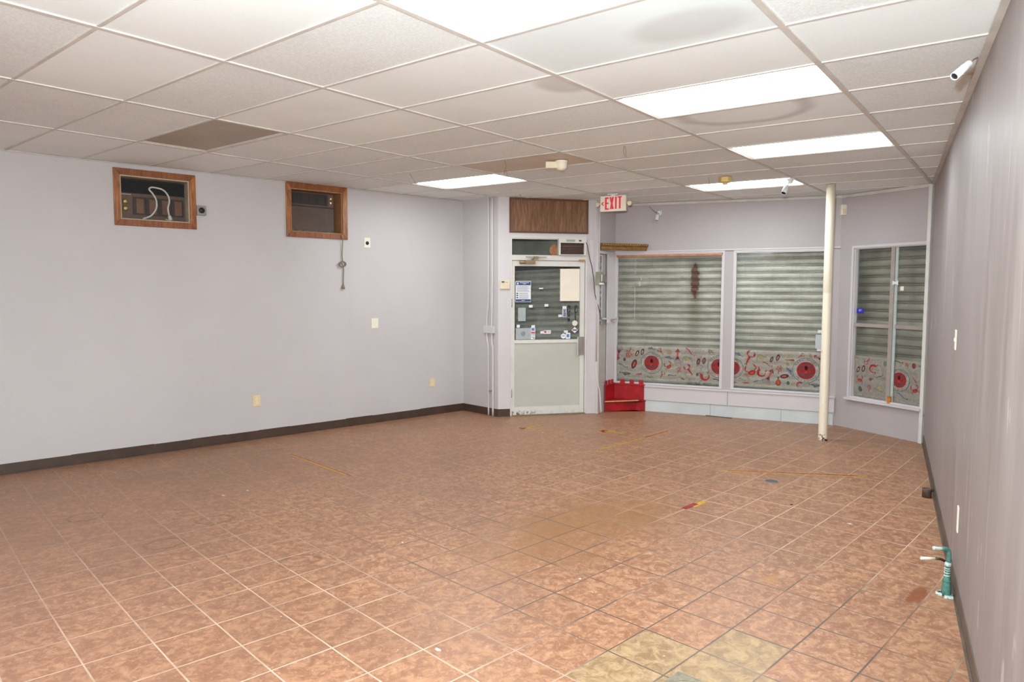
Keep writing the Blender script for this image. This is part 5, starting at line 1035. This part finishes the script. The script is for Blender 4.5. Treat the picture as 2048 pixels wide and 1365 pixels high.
# grey sensor box and label beside pole on window 2
o2 = lambda x, y: (1620+x/5.69, 480+y/5.69)
t = thing('window_sensor', 'pale grey box with a white tab on the glass just left of the pole', 'sensor', WD.at(1637, 700, .0))
r = WD.rect(o2(60, 1082), o2(170, 1082), o2(170, 1240), o2(60, 1240), -.02); f = MB(); rectbox(f, WD, r, -.033, -.008); build('housing', f, simple('pale_grey_box', (186, 192, 192), .5, .03), t, bevel=.003)
r = WD.rect(o2(78, 1240), o2(130, 1240), o2(124, 1268), o2(78, 1268), -.02); f = MB(); rectbox(f, WD, r, -.033, -.018); build('tab', f, M_paperw, t)
card('white_label', 88, 1028, 150, 1062, M_paperw, 'small white label on the glass above the grey box by the pole', 'label', off=-.033, W=WD, a=o2)
# blue sticker
e3 = lambda x, y: (1600+x/4.55, 340+y/4.55)
t = thing('blue_sticker', 'small bright blue sticker with white letters on the angled window', 'sticker', WE.at(1720, 627, -.043)); r = WE.rect(e3(517, 1262), e3(582, 1262), e3(582, 1306), e3(517, 1306), -.043)
f = MB(); rectbox(f, WE, r, -.0435, -.042); build('backing', f, simple('bright_blue', (38, 40, 168), .4, .03), t); textpart('lettering', 'BT', r, .5, .42, .034, M_paperw, t, -.041, W=WE)
f = MB(); c = WE.at(*e3(868, 1030), .0); bq = [(-.034, -.026), (-.006, -.012), (.006, -.012), (.034, -.026), (.034, .028), (.006, .012), (-.006, .012), (-.034, .028)]
for (i0, i1, i2, i3) in ((0, 1, 6, 7), (1, 2, 5, 6), (2, 3, 4, 5)): f.hexa([c+WE.t*bq[q_][0]+zaxis*bq[q_][1]+WE.n*o_ for o_ in (-.004, .004) for q_ in (i0, i1, i2, i3)])
tag(build('bow_clip', f, M_paperw), 'bright white bow shaped clip on the bar of the angled window', 'clip')
f = MB(); r = WE.rect(e3(915, 1060), e3(944, 1060), e3(944, 1100), e3(912, 1100), -.039); rectbox(f, WE, r, -.0395, -.037); tag(build('paper_scrap', f, M_paperc), 'small torn paper scrap on the right pane of the angled window', 'paper scrap')
f = MB(); a = WE.at(1845, 829.5, .02); f.tube([a, a+WE.t*.05, a+WE.t*.09], .008, 8); f.box(a+WE.t*.1+zaxis*.03, (.005, .012, .06), (WE.t, WE.n, zaxis)); tag(build('metal_hook', f, M_alu), 'small metal hook latch where the angled window sill meets the right wall', 'hook')

# ---- red castle corner step
def corner_step():
    t = thing('corner_step', 'glossy red corner step with castle shaped backing in the left window corner', 'step', np.array([Q[0], Q[1], 0])-WC.t*.1+WC.n*.1)
    a = FL(1204.5, 823.5); b = FL(1290.5, 820.8); wl = .016
    bD = WD.P(WD.sz(1290.5, 800, .03)[0], 0, .032); qi = WC.P(WC.L, 0, wl)+WD.n*.032; aC = WC.P(float(np.dot(a-WC.a, WC.t)), 0, wl)
    a = aC; seat = hz((a+b)/2, 800.5)
    f = MB(); f.prism([p[:2] for p in (a, b, bD, qi)], 0.002, seat-.022); build('riser_box', f, M_red, t, bevel=.003)
    dirf = (b-a)/np.linalg.norm(b-a); nf = np.array([dirf[1], -dirf[0], 0]); nf = nf if np.dot(nf, CAM-a) > 0 else -nf
    f = MB(); f.prism([p[:2] for p in (a+nf*.016, b+nf*.016+dirf*.006, bD+dirf*.006, qi)], seat-.022, seat); tr_ = build('tread', f, M_red, t)
    f = MB(); f.prism([p[:2] for p in (a+nf*.017, b+nf*.017, b+nf*.020, a+nf*.020)], seat-.018, seat-.002); build('bare_edge', f, M_rawwood, t)
    # backings
    zb_ = hz(bD, 769); zc_ = hz(bD, 763)
    s1 = WD.sz(1289, 790, .05)[0]-.01
    f = MB(); f.wbox(WD, .0, s1, seat, zb_-.02, .034, .048); f.wbox(WD, 0, s1+.012, zb_-.02, zb_, .034, .062)
    for (u0, u1) in ((1240, 1249.3), (1259, 1267.5), (1277.5, 1286.5)):
        q0, q1 = WD.sz(u0, 765, .05)[0], WD.sz(u1, 765, .05)[0]; f.wbox(WD, q0, q1, zb_, zc_+.012, .034, .05)
    build('back_panel', f, M_red, t, bevel=.002)
    sa = float(np.dot(a-WC.a, WC.t))
    f = MB(); f.wbox(WC, sa, WC.L-.03, seat, zb_-.02, wl, wl+.014); f.wbox(WC, sa-.012, WC.L-.03, zb_-.02, zb_, wl, wl+.03)
    L = WC.L-.05-sa
    for k in range(3): f.wbox(WC, sa+L*(.05+.34*k), sa+L*(.05+.34*k)+L*.17, zb_, zc_+.012, wl, wl+.016)
    build('back_panel', f, M_red, t, bevel=.002)
corner_step()

# ---- floor drains
dp = FL(1543, 963.5); pm = M2P(dp); t = thing('floor_drain', 'small round grey drain grate set in the floor toward the windows', 'drain', dp)
f = MB(); f.lathe(dp, (0, 0, 1), [(0.0003, 15.5/pm), (.003, 15.5/pm), (.003, 13/pm), (.0015, 12.8/pm)], 32); build('rim', f, M_grey, t)
f = MB(); R_d = 12.5/pm; 
for k in range(-4, 5): x = k*R_d/4.6; h_ = math.sqrt(max(0, R_d**2-x*x)); f.box(dp+np.array([x, 0, .0032]), (R_d*.055, h_, .0008))
f.lathe(dp, (0, 0, 1), [(.0024, R_d), (.0026, R_d)], 32, 1); build('grate', f, [simple('green_grey_iron', (120, 116, 100), .5, .1), M_dark], t)
cA = FL(1356.5, 1344.3); cB = FL(1405, 1365); cCn = FL(1322, 1366)
e1_ = (cB-cA)/np.linalg.norm(cB-cA); e2_ = np.array([-e1_[1], e1_[0], 0]); e2_ = e2_ if np.dot(e2_, cCn-cA) > 0 else -e2_; S2 = .145
ctr = cA+e1_*S2+e2_*S2; t = thing('floor_drain', 'square metal floor drain at the bottom edge of the picture, among the beige tiles', 'drain', ctr)
f = MB(); q = [ctr+e1_*S2*x+e2_*S2*y for x, y in ((-1, -1), (1, -1), (1, 1), (-1, 1))]; f.prism([p[:2] for p in q], .0005, .004); build('frame', f, simple('weathered_steel', (140, 132, 114), .45, .15, 30, .4), t, bevel=.001)
f = MB(); f.lathe(ctr, (0, 0, 1), [(.004, S2*.86), (.008, S2*.84), (.008, S2*.76), (.005, S2*.74), (.005, S2*.3)], 40); build('round_cover', f, simple('worn_brass_steel', (152, 142, 120), .35, .15, 30, .6), t)
# ---- tape strips on the floor
M_ty = simple('yellow_floor_tape', (196, 152, 30), .5, .12, 20); M_tr = simple('red_floor_tape', (150, 34, 30), .5, .12, 20)
def tape(segs, label):
    f = MB()
    for (p, q_, m, w_, sh_) in segs:
        w_ = w_*1.5
        a, b = FL(*p), FL(*q_); d = (b-a)/np.linalg.norm(b-a); n = np.array([-d[1], d[0], 0]); n = n if np.dot(n, CAM-a) > 0 else -n
        a, b = a+n*sh_, b+n*sh_; z0, z1 = .0004+.0004*m, .0012+.0004*m
        f.prism([x[:2] for x in (a-n*w_/2, b-n*w_/2, b+n*w_/2, a+n*w_/2)], z0, z1, m)
    tag(build('floor_tape', f, [M_ty, M_tr]), label, 'tape', 'yellow and red tape strips on the floor')
tape([((584, 910), (694, 950), 0, .014, .010), ((582, 909), (701, 952), 1, .007, 0)], 'straight yellow and red tape strip on the left part of the floor')
tape([((1037, 854.5), (1046, 859.5), 0, .03, 0), ((1038, 859), (1082, 851.5), 0, .022, 0), ((1040, 856), (1070, 860), 0, .022, 0), ((1041, 855.5), (1047, 859), 1, .025, .01)], 'small V shaped tape marks on the floor straight before the entrance door')
tape([((1203, 860), (1208, 867), 0, .035, 0), ((1204, 861), (1246, 868), 0, .022, 0), ((1204, 862), (1232, 862.5), 0, .02, 0), ((1205, 861.5), (1210, 866), 1, .03, .01)], 'small V shaped tape marks on the floor before the red corner step')
tape([((1197, 899.5), (1340, 862.5), 0, .014, .01), ((1290, 875.5), (1336, 863.2), 1, .014, 0)], 'slanting thin yellow tape strip in the middle of the floor toward the windows')
tape([((1441, 941.5), (1732, 954), 0, .014, .012), ((1455, 941.8), (1715, 952.6), 1, .012, 0)], 'longest thin tape strip, lying between the small round drain and the pole')
tape([((1367, 1018.5), (1392, 1008), 1, .03, 0), ((1385, 1014), (1409, 1003.5), 0, .03, 0)], 'short thick red and yellow tape piece left of the long strip\'s drain')
# ---- crumbs
M_chip = simple('plaster_chip', (206, 192, 178), .8, .1, 40)
def crumb(u, v, s_, label, mat=None, ang=0.0, asp=1.0):
    s_ = s_*.6; c = FL(u, v); f = MB(); rr = random.Random(int(u)); f.prism([(c[0]+s_*(asp if False else 1)*math.cos(a+ang)*rr.uniform(.6, 1.1)*(asp*abs(math.cos(a))+abs(math.sin(a))), c[1]+s_*math.sin(a+ang)*rr.uniform(.6, 1.1)) for a in [k*math.pi/4 for k in range(8)]], .0003, .004)
    tag(build('debris_chip', f, mat or M_chip, bevel=.0006), label, 'debris', 'loose chips lying on the floor')
crumb(1160, 1159, .014, 'largest white chip in the middle of the foreground floor'); crumb(447, 992, .018, 'long pale chip on the left part of the floor, nearer the tape strip\'s left', asp=2); crumb(495, 982, .014, 'pale chip on the left floor, the farther of a close pair', asp=2)
crumb(876, 1301, .02, 'pale flake near the bottom middle of the floor', asp=1.6); crumb(1700, 1049, .018, 'pale flake on the right floor before the rusty pipe stub', asp=2); crumb(587, 918, .012, 'small white chip beside the left tape strip\'s far end')
crumb(1085, 866, .016, 'thin pale chip beside the small V tape before the door', asp=2); crumb(805, 1086, .014, 'pale flake left of the yellow floor stain'); crumb(1583, 1010, .014, 'dark crumb pair on the right floor below the round drain', M_dark, asp=1.5)
c0, c1 = FL(1412, 831.5), FL(1464, 837); f = MB(); f.prism([p[:2] for p in (c0, c1, c1+WD.n*.03, c0+WD.n*.03)], .0003, .006); tag(build('floor_vent_strip', f, simple('dark_brown_strip', (82, 62, 48), .6, .1)), 'dark flat strip on the floor at the foot of the front window wall', 'strip')
c0, c1 = WL.at(686, 858, .016), WL.at(742, 849, .016); c0[2] = c1[2] = 0
# ---- pipes by the right wall
vb = FL(1892, 1192); M_gr = simple('green_wrapped_pipe', (78, 128, 116), .5, .15, 50); M_gw = simple('chalky_green_white', (196, 214, 206), .7, .15, 60)
t = thing('capped_water_pipe', 'green upright pipe stub with elbow and white end, by the right wall', 'pipe', vb)
h1 = hz(vb, 1108); pm = M2P(vb+np.array([0, 0, .15])); 
hz_ = lambda v: hz(vb, v)
Z = lambda v, dx=0.0: vb+np.array([0, 0, hz_(v)])+RT*dx/pm
f = MB(); f.tube([vb+np.array([0, 0, .002]), Z(1180), Z(1163), Z(1150, .5), Z(1135, 1)], [9/pm, 8.6/pm, 7.6/pm, 4.6/pm, 4.4/pm], 16); f.tube([Z(1163), Z(1161)], 8.4/pm, 16); build('lower_pipe', f, M_gr, t)
f = MB()
for v in (1152, 1147, 1142, 1138): f.tube([Z(v), Z(v-1.5)], 5.6/pm, 16)
f.lathe(Z(1134, 1), (0, 0, 1), [(0, 4/pm), (.006, 6.5/pm), (.02, 6.5/pm), (.026, 4/pm)], 6); build('coupling', f, M_gw, t)
f = MB(); end = Z(1097, -18); f.tube(spline([Z(1128, 1.5), Z(1112, 2.5), Z(1103, .5), Z(1099, -4), Z(1098, -12)], 5), 4.3/pm, 14); build('elbow_pipe', f, M_gr, t)
f = MB(); f.tube([Z(1098, -11), Z(1097.5, -20), Z(1097, -29)], 3.2/pm, 12); f.tube([Z(1097, -26), Z(1097, -30)], 3.8/pm, 12); build('pipe_end', f, M_gw, t)
f = MB(); rr = random.Random(2)
for k in range(14): a = rr.uniform(0, 6.28); q_ = rr.uniform(.02, .04); f.box(vb+np.array([q_*math.cos(a), q_*math.sin(a), .006]), (rr.uniform(.004, .012), rr.uniform(.004, .01), .006))
build('plaster_crumb', f, M_gw, t)
bk = np.array([FW[0], FW[1], 0])*.04; hr = Z(1125)+bk; t = thing('capped_water_pipe', 'white capped horizontal pipe stub coming out behind the green pipe', 'pipe', hr)
f = MB(); f.tube([WF.at(1899, 1128, .004), Z(1124.3, -5)+bk, Z(1123.6, -18)+bk], 2.6/pm, 10); build('rusty_pipe', f, simple('dark_rusty_pipe', (74, 52, 44), .6, .15), t)
f = MB(); f.tube([Z(1123.6, -17)+bk, Z(1122.6, -45)+bk], 3.1/pm, 12); build('white_cap', f, M_ivory, t)
rb = FL(1853.3, 995); pm2 = M2P(rb); hs = hz(rb, 977.5); t = thing('rusty_pipe_stub', 'short thick rusty pipe stub on the floor against the right wall', 'pipe', rb)
f = MB(); f.lathe(rb, (0, 0, 1), [(0.001, 8.6/pm2), (hs*.7, 8.4/pm2), (hs, 8.4/pm2), (hs, 6.4/pm2), (hs*.7, 6.2/pm2)], 24); build('pipe', f, simple('rusty_brown_iron', (88, 66, 54), .65, .2, 30), t)
f = MB(); f.tube([rb+np.array([0, 0, hs*.75]), rb+RT*12/pm2+np.array([0, 0, hs*.8])], 3/pm2, 10); build('side_nipple', f, simple('worn_grey_iron', (120, 106, 92), .5, .2, 30), t)
